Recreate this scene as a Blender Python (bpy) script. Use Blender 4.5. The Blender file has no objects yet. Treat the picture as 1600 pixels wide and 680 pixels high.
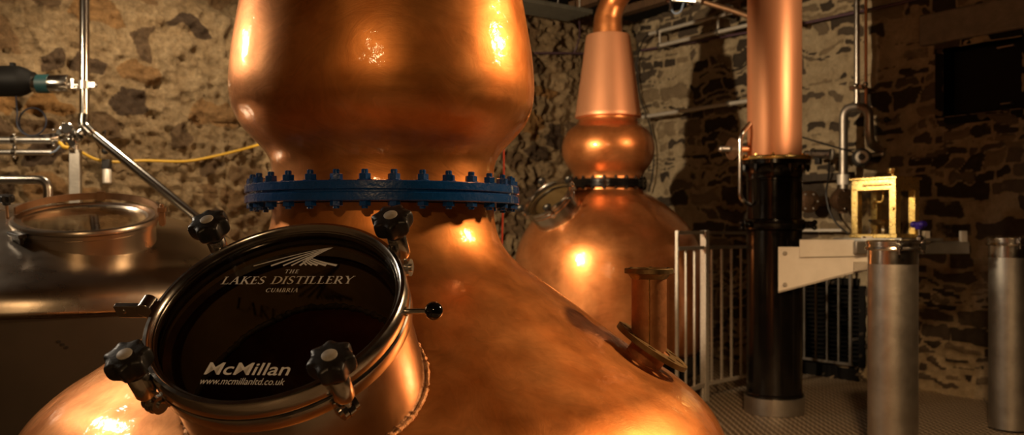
import bpy, bmesh, math, random
import numpy as np
from mathutils import Vector, Matrix, noise
random.seed(7); rng = np.random.default_rng(11)
S = bpy.context.scene; COL = S.collection
F = 1425.0; EYE = 1.05; PI = math.pi
V = Vector

def P(px, py, Y):                       # a point of the room seen at this spot, Y metres into the room
    return V(((px-800)/F*Y, Y, EYE-(py-364)/F*Y))
# ---------------------------------------------------------------- the room's axes
CORNER = V((1.11, 8.34, 0)); D1 = V((-.8211, -.5708, 0)); D2 = V((.5708, -.8211, 0))
def on_wall(px, py, nrm, off):
    r = V(((px-800)/F, 1, -(py-364)/F)); o = V((0, 0, EYE))
    t = ((CORNER+nrm*off)-o).dot(nrm)/r.dot(nrm)
    return o+r*t
def onL(px, py, off=.05): return on_wall(px, py, D2, off)     # left stone wall (its inner side faces D2)
def onR(px, py, off=.05): return on_wall(px, py, D1, off)     # right stone wall

# ---------------------------------------------------------------- materials
def _n(nt, t, **kw):
    n = nt.nodes.new(t)
    for k, v in kw.items():
        if k in n.inputs: n.inputs[k].default_value = v
        else: setattr(n, k, v)
    return n
def mat(name, c1, c2=None, scale=6, metal=0., rough=.5, rough2=None, bump=0., bscale=40, stretch=(1,1,1), coat=0., detail=6, contrast=(.35,.65), rscale=None, bump2=0, b2scale=5):
    m = bpy.data.materials.new(name); m.use_nodes = True; nt = m.node_tree; L = nt.links.new
    b = nt.nodes['Principled BSDF']
    b.inputs['Metallic'].default_value = metal; b.inputs['Roughness'].default_value = rough
    b.inputs['Base Color'].default_value = (*c1, 1); b.inputs['Coat Weight'].default_value = coat
    tc = _n(nt, 'ShaderNodeTexCoord'); mp = _n(nt, 'ShaderNodeMapping'); mp.inputs['Scale'].default_value = stretch
    L(tc.outputs['Object'], mp.inputs['Vector'])
    def nz(s, d=detail):
        n = _n(nt, 'ShaderNodeTexNoise'); n.inputs['Scale'].default_value = s; n.inputs['Detail'].default_value = d
        n.inputs['Roughness'].default_value = .6
        L(mp.outputs[0], n.inputs['Vector']); return n
    if c2:
        n = nz(scale); r = _n(nt, 'ShaderNodeValToRGB')
        r.color_ramp.elements[0].color = (*c1, 1); r.color_ramp.elements[1].color = (*c2, 1)
        r.color_ramp.elements[0].position, r.color_ramp.elements[1].position = contrast
        L(n.outputs['Fac'], r.inputs['Fac']); L(r.outputs['Color'], b.inputs['Base Color'])
    if rough2 is not None:
        n = nz(rscale or scale*1.7); r = _n(nt, 'ShaderNodeMapRange')
        r.inputs['From Min'].default_value = .3; r.inputs['From Max'].default_value = .7
        r.inputs['To Min'].default_value = rough; r.inputs['To Max'].default_value = rough2
        L(n.outputs['Fac'], r.inputs['Value']); L(r.outputs['Result'], b.inputs['Roughness'])
    prev = None
    for st, sc in ((bump, bscale), (bump2, b2scale)):
        if st:
            n = nz(sc); bp = _n(nt, 'ShaderNodeBump'); bp.inputs['Strength'].default_value = st; bp.inputs['Distance'].default_value = .02
            L(n.outputs['Fac'], bp.inputs['Height'])
            if prev: L(prev.outputs['Normal'], bp.inputs['Normal'])
            prev = bp
    if prev: L(prev.outputs['Normal'], b.inputs['Normal'])
    return m
def glass(name, tint=(.93,.92,.88)):
    m = bpy.data.materials.new(name); m.use_nodes = True; nt = m.node_tree; L = nt.links.new
    nt.nodes.remove(nt.nodes['Principled BSDF'])
    out = nt.nodes['Material Output']
    tr = _n(nt, 'ShaderNodeBsdfTransparent'); tr.inputs[0].default_value = (*tint, 1)
    gl = _n(nt, 'ShaderNodeBsdfGlossy'); gl.inputs['Roughness'].default_value = .02
    lw = _n(nt, 'ShaderNodeLayerWeight'); lw.inputs['Blend'].default_value = .5
    pw = _n(nt, 'ShaderNodeMath', operation='POWER'); pw.inputs[1].default_value = 5; L(lw.outputs['Facing'], pw.inputs[0])
    fr = _n(nt, 'ShaderNodeMath', operation='MULTIPLY_ADD'); fr.inputs[1].default_value = .96; fr.inputs[2].default_value = .04; L(pw.outputs[0], fr.inputs[0])
    mx = _n(nt, 'ShaderNodeMixShader'); L(fr.outputs[0], mx.inputs[0]); L(tr.outputs[0], mx.inputs[1]); L(gl.outputs[0], mx.inputs[2])
    L(mx.outputs[0], out.inputs['Surface']); return m

M = {}
def copper(name, c1, c2, rough, rough2, hammer, hs):
    """polished copper: cloudy tarnish, swirling polish marks and a hand-beaten surface"""
    m = mat(name, c1, c2, 5, .86, rough, rough2, detail=8, coat=.8)
    nt = m.node_tree; L = nt.links.new; b = nt.nodes['Principled BSDF']; b.inputs['Coat Roughness'].default_value = .06
    tc = _n(nt, 'ShaderNodeTexCoord')
    w = _n(nt, 'ShaderNodeTexNoise'); w.inputs['Scale'].default_value = 2.2; w.inputs['Detail'].default_value = 3; w.inputs['Distortion'].default_value = 1.5
    L(tc.outputs['Object'], w.inputs['Vector'])
    ad = _n(nt, 'ShaderNodeMixRGB'); ad.blend_type = 'ADD'; ad.inputs[0].default_value = .5
    L(tc.outputs['Object'], ad.inputs[1]); L(w.outputs['Color'], ad.inputs[2])
    mp = _n(nt, 'ShaderNodeMapping'); mp.inputs['Scale'].default_value = (1, 1, 5); L(ad.outputs[0], mp.inputs[0])
    s = _n(nt, 'ShaderNodeTexNoise'); s.inputs['Scale'].default_value = 22; s.inputs['Detail'].default_value = 8; s.inputs['Roughness'].default_value = .7
    L(mp.outputs[0], s.inputs['Vector'])
    h = _n(nt, 'ShaderNodeTexVoronoi'); h.feature = 'SMOOTH_F1'; h.inputs['Scale'].default_value = hs; h.inputs['Smoothness'].default_value = 1
    L(tc.outputs['Object'], h.inputs['Vector'])
    b1 = _n(nt, 'ShaderNodeBump'); b1.inputs['Strength'].default_value = hammer; b1.inputs['Distance'].default_value = .02; L(h.outputs['Distance'], b1.inputs['Height'])
    b2 = _n(nt, 'ShaderNodeBump'); b2.inputs['Strength'].default_value = .055; b2.inputs['Distance'].default_value = .01
    L(s.outputs['Fac'], b2.inputs['Height']); L(b1.outputs[0], b2.inputs['Normal']); L(b2.outputs[0], b.inputs['Normal'])
    c = _n(nt, 'ShaderNodeTexNoise'); c.inputs['Scale'].default_value = 30; c.inputs['Detail'].default_value = 5; c.inputs['Distortion'].default_value = .8; L(tc.outputs['Object'], c.inputs['Vector'])
    b3 = _n(nt, 'ShaderNodeBump'); b3.inputs['Strength'].default_value = .16; b3.inputs['Distance'].default_value = .012
    L(c.outputs['Fac'], b3.inputs['Height']); L(b1.outputs[0], b3.inputs['Normal']); L(b3.outputs[0], b.inputs['Coat Normal'])
    # darker tarnish drawn out in wisps round the vessel
    base = b.inputs['Base Color'].links[0].from_socket
    tr = _n(nt, 'ShaderNodeValToRGB'); tr.color_ramp.elements[0].position = .30; tr.color_ramp.elements[1].position = .58
    tr.color_ramp.elements[0].color = (.55,.50,.45,1); tr.color_ramp.elements[1].color = (1,1,1,1)
    k = _n(nt, 'ShaderNodeTexNoise'); k.inputs['Scale'].default_value = 6; k.inputs['Detail'].default_value = 10; k.inputs['Roughness'].default_value = .72; L(mp.outputs[0], k.inputs['Vector'])
    L(k.outputs['Fac'], tr.inputs['Fac'])
    mm = _n(nt, 'ShaderNodeMixRGB'); mm.blend_type = 'MULTIPLY'; mm.inputs[0].default_value = .42; L(base, mm.inputs[1]); L(tr.outputs[0], mm.inputs[2]); L(mm.outputs[0], b.inputs['Base Color'])
    return m
M['copper'] = copper('hammered_copper', (.74,.24,.046), (.92,.375,.105), .36, .50, .16, 10)
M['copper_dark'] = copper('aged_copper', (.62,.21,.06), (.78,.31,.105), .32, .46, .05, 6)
M['copper_tube'] = mat('copper_tube', (.80,.36,.18), (.88,.43,.23), 3, .70, .42, .50, .03, 30, (1,1,.25))
M['weld'] = mat('weld_copper', (.55,.25,.10), (.80,.42,.20), 60, 1., .3, .5, .4, 90)
M['rust'] = mat('rusty_copper', (.46,.18,.06), (.62,.27,.10), 25, .7, .45, .6, .1, 60)
M['dark_brass'] = mat('tarnished_brass', (.20,.13,.05), (.34,.22,.09), 30, .9, .4, .55, .1, 60)
M['steel'] = mat('brushed_steel', (.55,.53,.50), (.66,.64,.60), 12, 1., .26, .36, .03, 120)
M['bright'] = mat('polished_steel', (.60,.58,.55), None, metal=1., rough=.15)
M['ring'] = mat('polished_ring_steel', (.56,.53,.48), (.62,.59,.54), 20, 1., .16, .24)
M['dull_steel'] = mat('dull_pickled_steel', (.36,.33,.29), (.48,.45,.40), 7, .95, .38, .50, .04, 60)
M['tanktop'] = mat('tank_steel', (.52,.45,.36), (.60,.53,.44), 3, 1., .24, .36, .02, 30)
M['clad'] = mat('tank_cladding', (.060,.044,.028), (.075,.055,.035), 5, .2, .5, .6)
M['galv'] = mat('galvanised_steel', (.50,.46,.40), (.62,.58,.51), 60, .55, .45, .6, .05, 90)
M['plate'] = mat('pale_sheet_steel', (.74,.70,.62), (.82,.78,.70), 9, .55, .45, .58, .03, 60)
M['brass'] = mat('polished_brass', (.88,.62,.20), (.94,.70,.28), 30, 1., .24, .34, .05, 50)
M['blue'] = mat('blue_gloss_paint', (.003,.062,.25), (.004,.074,.29), 20, 0., .22, .32, .12, 70, coat=.5)
M['black_paint'] = mat('black_gloss_paint', (.0035,.003,.003), (.006,.005,.0045), 12, 0., .10, .20, .03, 50)
M['plastic'] = mat('black_plastic', (.012,.011,.010), (.02,.018,.016), 60, 0., .38, .48, .05, 200)
M['matte_black'] = mat('matte_black_casing', (.003,.0027,.0025), None, rough=.6); M['matte_black'].node_tree.nodes['Principled BSDF'].inputs['Specular IOR Level'].default_value = .2
M['ball'] = mat('black_bakelite', (.006,.006,.006), None, rough=.08, coat=.5)
M['cap'] = mat('grey_cap', (.42,.38,.32), (.50,.46,.40), 120, 0., .5)
M['letter'] = mat('cream_lettering', (.92,.86,.74), (.96,.90,.80), 90, 0., .55)
M['glass'] = glass('clear_glass'); M['lidglass'] = glass('lid_glass', (.80,.78,.74))
M['gasket'] = mat('dark_gasket', (.03,.022,.015), (.05,.035,.02), 40, 0., .6)
M['inner'] = mat('stained_inner_steel', (.34,.22,.10), (.46,.31,.15), 9, .35, .34, .48, .08, 30)
M['bronze'] = mat('brown_steel_band', (.34,.19,.10), (.42,.25,.14), 20, .8, .4, .5)
M['teal'] = mat('teal_tape', (.006,.035,.04), (.008,.045,.05), 30, 0., .5)
M['cable_blue'] = mat('dark_blue_cable', (.006,.009,.022), None, rough=.7)
M['hose'] = mat('pale_blue_hose', (.28,.36,.50), None, rough=.35)
M['yellow'] = mat('yellow_cable', (.55,.33,.02), None, rough=.5)
M['red'] = mat('red_cord', (.65,.07,.02), None, rough=.5)
M['purple'] = mat('dull_purple_cable', (.09,.05,.07), None, rough=.5)
M['dark_cable'] = mat('black_cable', (.012,.010,.010), None, rough=.5)
M['blue_plastic'] = mat('violet_blue_plastic', (.035,.015,.30), None, rough=.35)
M['white'] = mat('white_plastic', (.72,.68,.60), None, rough=.45)
M['flangebrown'] = mat('brown_flange', (.10,.055,.03), (.15,.085,.045), 30, .6, .38, .5)
M['hatch'] = mat('black_shutter', (.0025,.002,.0018), (.004,.0035,.003), 10, 0., .6); M['hatch'].node_tree.nodes['Principled BSDF'].inputs['Specular IOR Level'].default_value = .2
M['lintel'] = mat('grey_lintel', (.20,.17,.13), (.27,.23,.18), 14, 0., .85, None, .3, 60)
M['wood'] = mat('old_brown_timber', (.085,.045,.022), (.14,.075,.035), 9, 0., .7, .85, .2, 60, (6,1,1))
M['tray'] = mat('grey_tray', (.13,.125,.10), (.17,.165,.13), 14, .3, .5)
M['plaster'] = mat('dark_rubble', (.13,.10,.07), (.20,.155,.10), 4, 0., .9, None, .6, 14)

def stone_mat(name, mortar, mortar2, sa, sb, sc, fine, dkf, ns):
    m = bpy.data.materials.new(name); m.use_nodes = True; nt = m.node_tree; L = nt.links.new
    b = nt.nodes['Principled BSDF']; b.inputs['Roughness'].default_value = .92; b.inputs['Specular IOR Level'].default_value = .2
    ed = _n(nt, 'ShaderNodeAttribute', attribute_name='mortar'); sid = _n(nt, 'ShaderNodeAttribute', attribute_name='stone')
    tc = _n(nt, 'ShaderNodeTexCoord')
    n1 = _n(nt, 'ShaderNodeTexNoise'); n1.inputs['Scale'].default_value = 9; n1.inputs['Detail'].default_value = 8; n1.inputs['Roughness'].default_value = .65; L(tc.outputs['Object'], n1.inputs['Vector'])
    n2 = _n(nt, 'ShaderNodeTexNoise'); n2.inputs['Scale'].default_value = ns; n2.inputs['Detail'].default_value = 8; n2.inputs['Roughness'].default_value = .78; L(tc.outputs['Object'], n2.inputs['Vector'])
    r = _n(nt, 'ShaderNodeValToRGB'); e = r.color_ramp.elements
    e[0].color = (*sa, 1); e[0].position = .15; e[1].color = (*sb, 1); e[1].position = .6
    e2 = e.new(.92); e2.color = (*sc, 1)
    L(sid.outputs['Fac'], r.inputs['Fac'])
    mo = _n(nt, 'ShaderNodeMixRGB'); mo.inputs[1].default_value = (*mortar, 1); mo.inputs[2].default_value = (*mortar2, 1)
    rr = _n(nt, 'ShaderNodeMapRange'); rr.inputs['From Min'].default_value = .35; rr.inputs['From Max'].default_value = .65; L(n1.outputs['Fac'], rr.inputs['Value']); L(rr.outputs[0], mo.inputs[0])
    ad = _n(nt, 'ShaderNodeMath', operation='ADD'); sub = _n(nt, 'ShaderNodeMath', operation='MULTIPLY_ADD'); sub.inputs[1].default_value = .7; sub.inputs[2].default_value = -.35
    L(n2.outputs['Fac'], sub.inputs[0]); L(ed.outputs['Fac'], ad.inputs[0]); L(sub.outputs[0], ad.inputs[1])
    cl = _n(nt, 'ShaderNodeMapRange'); cl.inputs['From Min'].default_value = .35; cl.inputs['From Max'].default_value = .65; L(ad.outputs[0], cl.inputs['Value'])
    mx = _n(nt, 'ShaderNodeMixRGB'); L(cl.outputs[0], mx.inputs[0]); L(r.outputs[0], mx.inputs[1]); L(mo.outputs[0], mx.inputs[2])
    dk = _n(nt, 'ShaderNodeMixRGB'); dk.blend_type = 'MULTIPLY'; dk.inputs[0].default_value = dkf
    rd = _n(nt, 'ShaderNodeMapRange'); rd.inputs['From Min'].default_value = .3; rd.inputs['From Max'].default_value = .7; rd.inputs['To Min'].default_value = .35; rd.inputs['To Max'].default_value = 1.25
    L(n2.outputs['Fac'], rd.inputs['Value']); L(mx.outputs[0], dk.inputs[1]); L(rd.outputs[0], dk.inputs[2]); L(dk.outputs[0], b.inputs['Base Color'])
    bp = _n(nt, 'ShaderNodeBump'); bp.inputs['Strength'].default_value = fine; bp.inputs['Distance'].default_value = .05; L(n2.outputs['Fac'], bp.inputs['Height']); L(bp.outputs[0], b.inputs['Normal'])
    return m
M['stoneL'] = stone_mat('lime_washed_rubble', (.32,.215,.11), (.50,.365,.21), (.10,.065,.04), (.25,.16,.085), (.40,.215,.075), 1., .85, 24)
M['stoneR'] = stone_mat('coursed_slate_rubble', (.48,.37,.23), (.68,.55,.36), (.075,.058,.043), (.16,.122,.088), (.36,.27,.165), .8, .40, 30)

def tread_mat():
    m = bpy.data.materials.new('checker_plate_steel'); m.use_nodes = True; nt = m.node_tree; L = nt.links.new
    b = nt.nodes['Principled BSDF']; b.inputs['Metallic'].default_value = .15; b.inputs['Roughness'].default_value = .45
    tc = _n(nt, 'ShaderNodeTexCoord'); sep = _n(nt, 'ShaderNodeSeparateXYZ'); L(tc.outputs['Object'], sep.inputs[0])
    def mt(op, a, bb=None, c=None):
        n = _n(nt, 'ShaderNodeMath', operation=op)
        for i, x in enumerate((a, bb, c)):
            if x is None: continue
            if isinstance(x, (int, float)): n.inputs[i].default_value = x
            else: L(x, n.inputs[i])
        return n.outputs[0]
    s = .036
    x = mt('DIVIDE', sep.outputs[0], s); y = mt('DIVIDE', sep.outputs[1], s)
    fx = mt('SUBTRACT', mt('FRACT', x), .5); fy = mt('SUBTRACT', mt('FRACT', y), .5)
    par = mt('MODULO', mt('ADD', mt('ABSOLUTE', mt('FLOOR', x)), mt('ABSOLUTE', mt('FLOOR', y))), 2.)
    # alternate lugs lie along x and y
    ax = mt('ADD', mt('MULTIPLY', par, 1.6), 1.9); ay = mt('SUBTRACT', 3.5, mt('MULTIPLY', par, 1.6))
    d = mt('SQRT', mt('ADD', mt('POWER', mt('MULTIPLY', fx, ax), 2.), mt('POWER', mt('MULTIPLY', fy, ay), 2.)))
    lug = _n(nt, 'ShaderNodeMapRange'); lug.inputs['From Min'].default_value = .85; lug.inputs['From Max'].default_value = .5; L(d, lug.inputs['Value'])
    n = _n(nt, 'ShaderNodeTexNoise'); n.inputs['Scale'].default_value = 5; n.inputs['Detail'].default_value = 6; L(tc.outputs['Object'], n.inputs['Vector'])
    c0 = _n(nt, 'ShaderNodeMixRGB'); c0.inputs[1].default_value = (.12,.088,.055,1); c0.inputs[2].default_value = (.20,.15,.10,1); L(n.outputs['Fac'], c0.inputs[0])
    c1 = _n(nt, 'ShaderNodeMixRGB'); c1.inputs[2].default_value = (.78,.64,.47,1); L(c0.outputs[0], c1.inputs[1]); L(lug.outputs[0], c1.inputs[0]); L(c1.outputs[0], b.inputs['Base Color'])
    bp = _n(nt, 'ShaderNodeBump'); bp.inputs['Strength'].default_value = 1.; bp.inputs['Distance'].default_value = .006; L(lug.outputs[0], bp.inputs['Height']); L(bp.outputs[0], b.inputs['Normal'])
    return m
M['tread'] = tread_mat()

# ---------------------------------------------------------------- object plumbing
ORG = {}
def empty(name, loc, label, cat, group=None):
    o = bpy.data.objects.new(name, None); COL.objects.link(o); o.location = loc; o.empty_display_size = .1
    o['label'] = label; o['category'] = cat
    if group: o['group'] = group
    ORG[o.name] = V(loc); return o
def tag(o, label, cat, group=None):
    o['label'] = label; o['category'] = cat
    if group: o['group'] = group
    return o
def frame(axis):
    n = V(axis).normalized(); a = V((0,0,1)) if abs(n.z) < .95 else V((1,0,0))
    x = a.cross(n).normalized(); y = n.cross(x); return x, y, n
class MB:
    def __init__(s): s.v = []; s.f = []; s.mi = []
    def add(s, vs, fs, mi=0):
        k = len(s.v); s.v += [V(p) for p in vs]; s.f += [[i+k for i in f] for f in fs]; s.mi += [mi]*len(fs); return s
    def box(s, c, size, ax=None, mi=0):
        X, Y, Z = ax or (V((1,0,0)), V((0,1,0)), V((0,0,1))); c = V(c); hx, hy, hz = (q/2 for q in size)
        vs = [c+X*(i*hx)+Y*(j*hy)+Z*(k*hz) for i in (-1,1) for j in (-1,1) for k in (-1,1)]
        return s.add(vs, [(0,1,3,2),(4,6,7,5),(0,4,5,1),(2,3,7,6),(0,2,6,4),(1,5,7,3)], mi)
    def lathe(s, prof, o=(0,0,0), axis=(0,0,1), seg=48, mi=0, closed=False, fr=None):
        x, y, n = fr or frame(axis); o = V(o); vs = []; m = len(prof)
        for k in range(seg):
            a = 2*PI*k/seg; d = x*math.cos(a)+y*math.sin(a)
            vs += [o+d*r+n*h for r, h in prof]
        fs = []
        for k in range(seg):
            k2 = (k+1) % seg
            for i in range(m if closed else m-1):
                j = (i+1) % m; fs.append((k*m+i, k2*m+i, k2*m+j, k*m+j))
        if not closed:
            for i, rev in ((0, True), (m-1, False)):
                if prof[i][0] > 1e-6 and s.caps: fs.append([k*m+i for k in (range(seg-1,-1,-1) if rev else range(seg))])
        return s.add(vs, fs, mi)
    caps = True
    def cyl(s, p0, p1, r0, r1=None, seg=24, mi=0):
        p0, p1 = V(p0), V(p1); h = (p1-p0).length
        return s.lathe([(r0,0),(r0 if r1 is None else r1,h)], p0, p1-p0, seg, mi)
    def tube(s, pts, r, seg=12, mi=0, closed=False):
        pts = [V(p) for p in pts]; n = len(pts); vs = []; prev = None
        for i in range(n):
            a = pts[i-1] if (i or closed) else pts[0]; b = pts[(i+1) % n] if (i < n-1 or closed) else pts[-1]
            t = (b-a).normalized()
            x = frame(t)[0] if prev is None else (prev-t*prev.dot(t)).normalized()
            prev = x; y = t.cross(x); rr = r[i] if isinstance(r, (list, tuple)) else r
            vs += [pts[i]+(x*math.cos(2*PI*k/seg)+y*math.sin(2*PI*k/seg))*rr for k in range(seg)]
        fs = [(i*seg+k, i*seg+(k+1) % seg, ((i+1) % n)*seg+(k+1) % seg, ((i+1) % n)*seg+k) for i in range(n if closed else n-1) for k in range(seg)]
        if not closed: fs += [list(range(seg-1,-1,-1)), list(range((n-1)*seg, n*seg))]
        return s.add(vs, fs, mi)
    def prism(s, poly, o, X, Y, Z, th, mi=0):      # polygon in the X-Y plane, th along Z
        o = V(o); n = len(poly)
        vs = [o+X*a+Y*b+Z*z for z in (0, th) for a, b in poly]
        fs = [list(range(n-1,-1,-1)), list(range(n, 2*n))]+[(i, (i+1) % n, n+(i+1) % n, n+i) for i in range(n)]
        return s.add(vs, fs, mi)
    def ball(s, c, r, seg=20, mi=0, axis=(0,0,1), sq=1.):
        k = seg//2; prof = [(max(r*math.sin(PI*i/k), 1e-5), -r*sq*math.cos(PI*i/k)) for i in range(k+1)]
        return s.lathe(prof, c, axis, seg, mi)
    def mesh(s, name, mats, org=V((0,0,0)), angle=38):
        me = bpy.data.meshes.new(name); me.from_pydata([tuple(p-org) for p in s.v], [], s.f)
        for m in (mats if isinstance(mats, (list, tuple)) else [mats]): me.materials.append(m)
        me.polygons.foreach_set('material_index', s.mi)
        bm = bmesh.new(); bm.from_mesh(me); bmesh.ops.remove_doubles(bm, verts=bm.verts, dist=1e-6)
        bmesh.ops.recalc_face_normals(bm, faces=bm.faces); bm.to_mesh(me); bm.free()
        me.shade_smooth(); me.set_sharp_from_angle(angle=math.radians(angle)); return me
    def build(s, name, mats, parent=None, bevel=0, loc=None, angle=38):
        org = ORG[parent.name] if parent else V(loc) if loc is not None else V((0,0,0))
        o = bpy.data.objects.new(name, s.mesh(name, mats, org, angle)); COL.objects.link(o)
        if parent: o.parent = parent
        elif loc is not None: o.location = loc
        ORG[o.name] = org
        if bevel:
            b = o.modifiers.new('bevel', 'BEVEL'); b.width = bevel; b.segments = 2; b.limit_method = 'ANGLE'; b.angle_limit = math.radians(40)
        return o
class LB(MB): caps = False
def inst(name, me, parent, mw):          # one more object on the same mesh, at world matrix mw
    o = bpy.data.objects.new(name, me); COL.objects.link(o); o.parent = parent
    o.matrix_local = Matrix.Translation(-ORG[parent.name]) @ mw; ORG[o.name] = ORG[parent.name]; return o
def copy_tree(o, parent=None):
    c = o.copy(); COL.objects.link(c); ORG[c.name] = ORG[o.name]
    if parent: c.parent = parent
    for ch in list(o.children): copy_tree(ch, c)
    return c
def mat_from(x, y, n, o):
    m = Matrix((x, y, n)).transposed().to_4x4(); m.translation = o; return m
def bez(p, n=24):                        # smooth line through points (Catmull-Rom)
    p = [V(q) for q in p]; out = []
    for i in range(len(p)-1):
        a, b, c, d = p[max(i-1,0)], p[i], p[i+1], p[min(i+2,len(p)-1)]
        for k in range(n):
            t = k/n; out.append(.5*((2*b)+(c-a)*t+(2*a-5*b+4*c-d)*t*t+(3*b-a-3*c+d)*t**3))
    return out+[p[-1]]
def bend(p, r, n=8):                     # polyline with rounded corners
    p = [V(q) for q in p]; out = [p[0]]
    for i in range(1, len(p)-1):
        a = (p[i-1]-p[i]); b = (p[i+1]-p[i]); k = min(r, a.length*.49, b.length*.49)
        s, e = p[i]+a.normalized()*k, p[i]+b.normalized()*k
        for j in range(n+1):
            t = j/n; out.append(s*(1-t)**2+p[i]*2*t*(1-t)+e*t*t)
    return out+[p[-1]]
def smooth_prof(pr, n=6):
    q = bez([V((a, b, 0)) for a, b in pr], n); return [(max(v.x, 1e-4), v.y) for v in q]

# ================================================================ THE SETTING
def vnoise(u, v, w):                     # smooth lattice noise, wavelength w
    g = rng.random((int(u.max()/w)+3, int(v.max()/w)+3)); a, b = u/w, v/w
    i, j = a.astype(int), b.astype(int); f, h = a-i, b-j; f = f*f*(3-2*f); h = h*h*(3-2*h)
    return g[i,j]*(1-f)*(1-h)+g[i+1,j]*f*(1-h)+g[i,j+1]*(1-f)*h+g[i+1,j+1]*f*h-.5
def cells(u, v, cu, cv, jit=.42):
    nu, nv = int(u.max()/cu)+4, int(v.max()/cv)+4
    jx, jy, rid = rng.uniform(-jit, jit, (nu, nv)), rng.uniform(-jit, jit, (nu, nv)), rng.random((nu, nv))
    a, b = u/cu, v/cv; b = b.copy(); i, j = a.astype(int)+1, b.astype(int)+1
    f1 = np.full(u.shape, 9.); f2 = f1.copy(); sid = f1.copy()
    for dj in (-1,0,1):
        for di in (-1,0,1):
            ii, jj = i+di, j+dj; off = .5*(jj % 2)
            d = np.sqrt((a+1-(ii+.5+jx[ii,jj])-0*off)**2+((b+1-(jj+.5+jy[ii,jj]))*1.05)**2)
            c = d < f1; f2 = np.where(c, f1, np.minimum(f2, d)); sid = np.where(c, rid[ii,jj], sid); f1 = np.where(c, d, f1)
    return f1, f2, sid
HC = 2.98
def stone_wall(name, along, nrm, length, kind, m, hole=None):
    st = .015; nu, nv = int(length/st), int(HC/st)
    U, W = np.meshgrid(np.arange(nu+1)*length/nu, np.arange(nv+1)*HC/nv, indexing='ij')
    wu = U+.12*vnoise(U, W, .23)+.05*vnoise(U, W, .07)+.3; wv = W+.09*vnoise(U, W, .2)+.04*vnoise(U, W, .06)+.3
    if kind == 'L':
        f1, f2, sid = cells(wu, wv, .25, .19); e = f2-f1
        exposed = np.clip((sid*7.3 % 1)-.42, 0, 1)*2                      # only some of the stones show through the lime
        stone = np.clip((e-.10)/.16, 0, 1)*np.clip(exposed*3, 0, 1)
        d = .03*np.clip(e/.3, 0, 1)*(.4+.6*(sid*3.7 % 1))+.055*vnoise(U, W, .19)+.11*(.2-np.abs(vnoise(U, W, .10)))+.10*(.2-np.abs(vnoise(U, W, .058)))+.07*(.2-np.abs(vnoise(U, W, .034)))+.03*vnoise(U, W, .022)
    else:
        hs = np.concatenate([[0], np.cumsum(rng.choice([.045,.055,.065,.08,.10,.14], 80))]); row = np.clip(np.searchsorted(hs, wv)-1, 0, 78)
        dv = np.minimum(wv-hs[row], hs[row+1]-wv); du = np.zeros_like(U); sid = np.zeros_like(U)
        for r in range(79):
            k_ = row == r
            if not k_.any(): continue
            hr = hs[r+1]-hs[r]; xs = np.concatenate([[-.2], -.2+np.cumsum(rng.uniform(1.0, 4.2, 300)*max(hr*.8, .06))]); c = np.clip(np.searchsorted(xs, wu[k_])-1, 0, 298)
            du[k_] = np.minimum(wu[k_]-xs[c], xs[c+1]-wu[k_]); sid[k_] = rng.random(300)[c]
        ins = .006+.020*(sid*5.7 % 1)**2+.016*vnoise(U, W, .5)+.012*vnoise(U, W, .09); q = np.sqrt(np.clip(.022-du, 0, 1)**2+np.clip(.022-dv, 0, 1)**2); e = .022-q-ins
        stone = np.clip(e/.010+.3, 0, 1)
        d = .045*np.clip(e/.03+.2, 0, 1)*(.35+.65*(sid*3.7 % 1))+.040*vnoise(U, W, .16)+.022*vnoise(U, W, .06)+.016*vnoise(U, W, .03)
    d = np.clip(d-.02, -.09, .08)
    if hole is not None:
        pass
    A = np.array(along); N = np.array(nrm); C0 = np.array(CORNER)
    X = C0+U[...,None]*A+d[...,None]*N; X[...,2] += W
    vs = X.reshape(-1,3); n1 = nv+1
    I = (np.arange(nu)[:,None]*n1+np.arange(nv)[None,:]).ravel()
    faces = np.stack([I, I+n1, I+n1+1, I+1], 1)
    if hole:
        uc = (I//n1+.5)*length/nu; wc = (I % n1+.5)*HC/nv; keep = np.ones(len(I), bool)
        for a0, a1, b0, b1 in hole: keep &= ~((uc > a0) & (uc < a1) & (wc > b0) & (wc < b1))
        faces = faces[keep]
    me = bpy.data.meshes.new(name); me.from_pydata(vs.tolist(), [], faces.tolist()); me.materials.append(m)
    for an, ar in (('mortar', 1-stone), ('stone', sid)):
        at = me.attributes.new(an, 'FLOAT', 'POINT'); at.data.foreach_set('value', ar.ravel().astype(np.float32))
    bm = bmesh.new(); bm.from_mesh(me)
    bmesh.ops.delete(bm, geom=[v for v in bm.verts if not v.link_faces], context='VERTS')
    bmesh.ops.recalc_face_normals(bm, faces=bm.faces)
    if sum((f.normal.dot(V(nrm)) for f in list(bm.faces)[:500])) < 0: bmesh.ops.reverse_faces(bm, faces=bm.faces)
    bm.to_mesh(me); bm.free(); me.shade_smooth()
    o = bpy.data.objects.new(name, me); COL.objects.link(o); o['kind'] = 'structure'; return o
def struct(o): o['kind'] = 'structure'; return o
LW, LD = 7.6, 10.5
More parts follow.
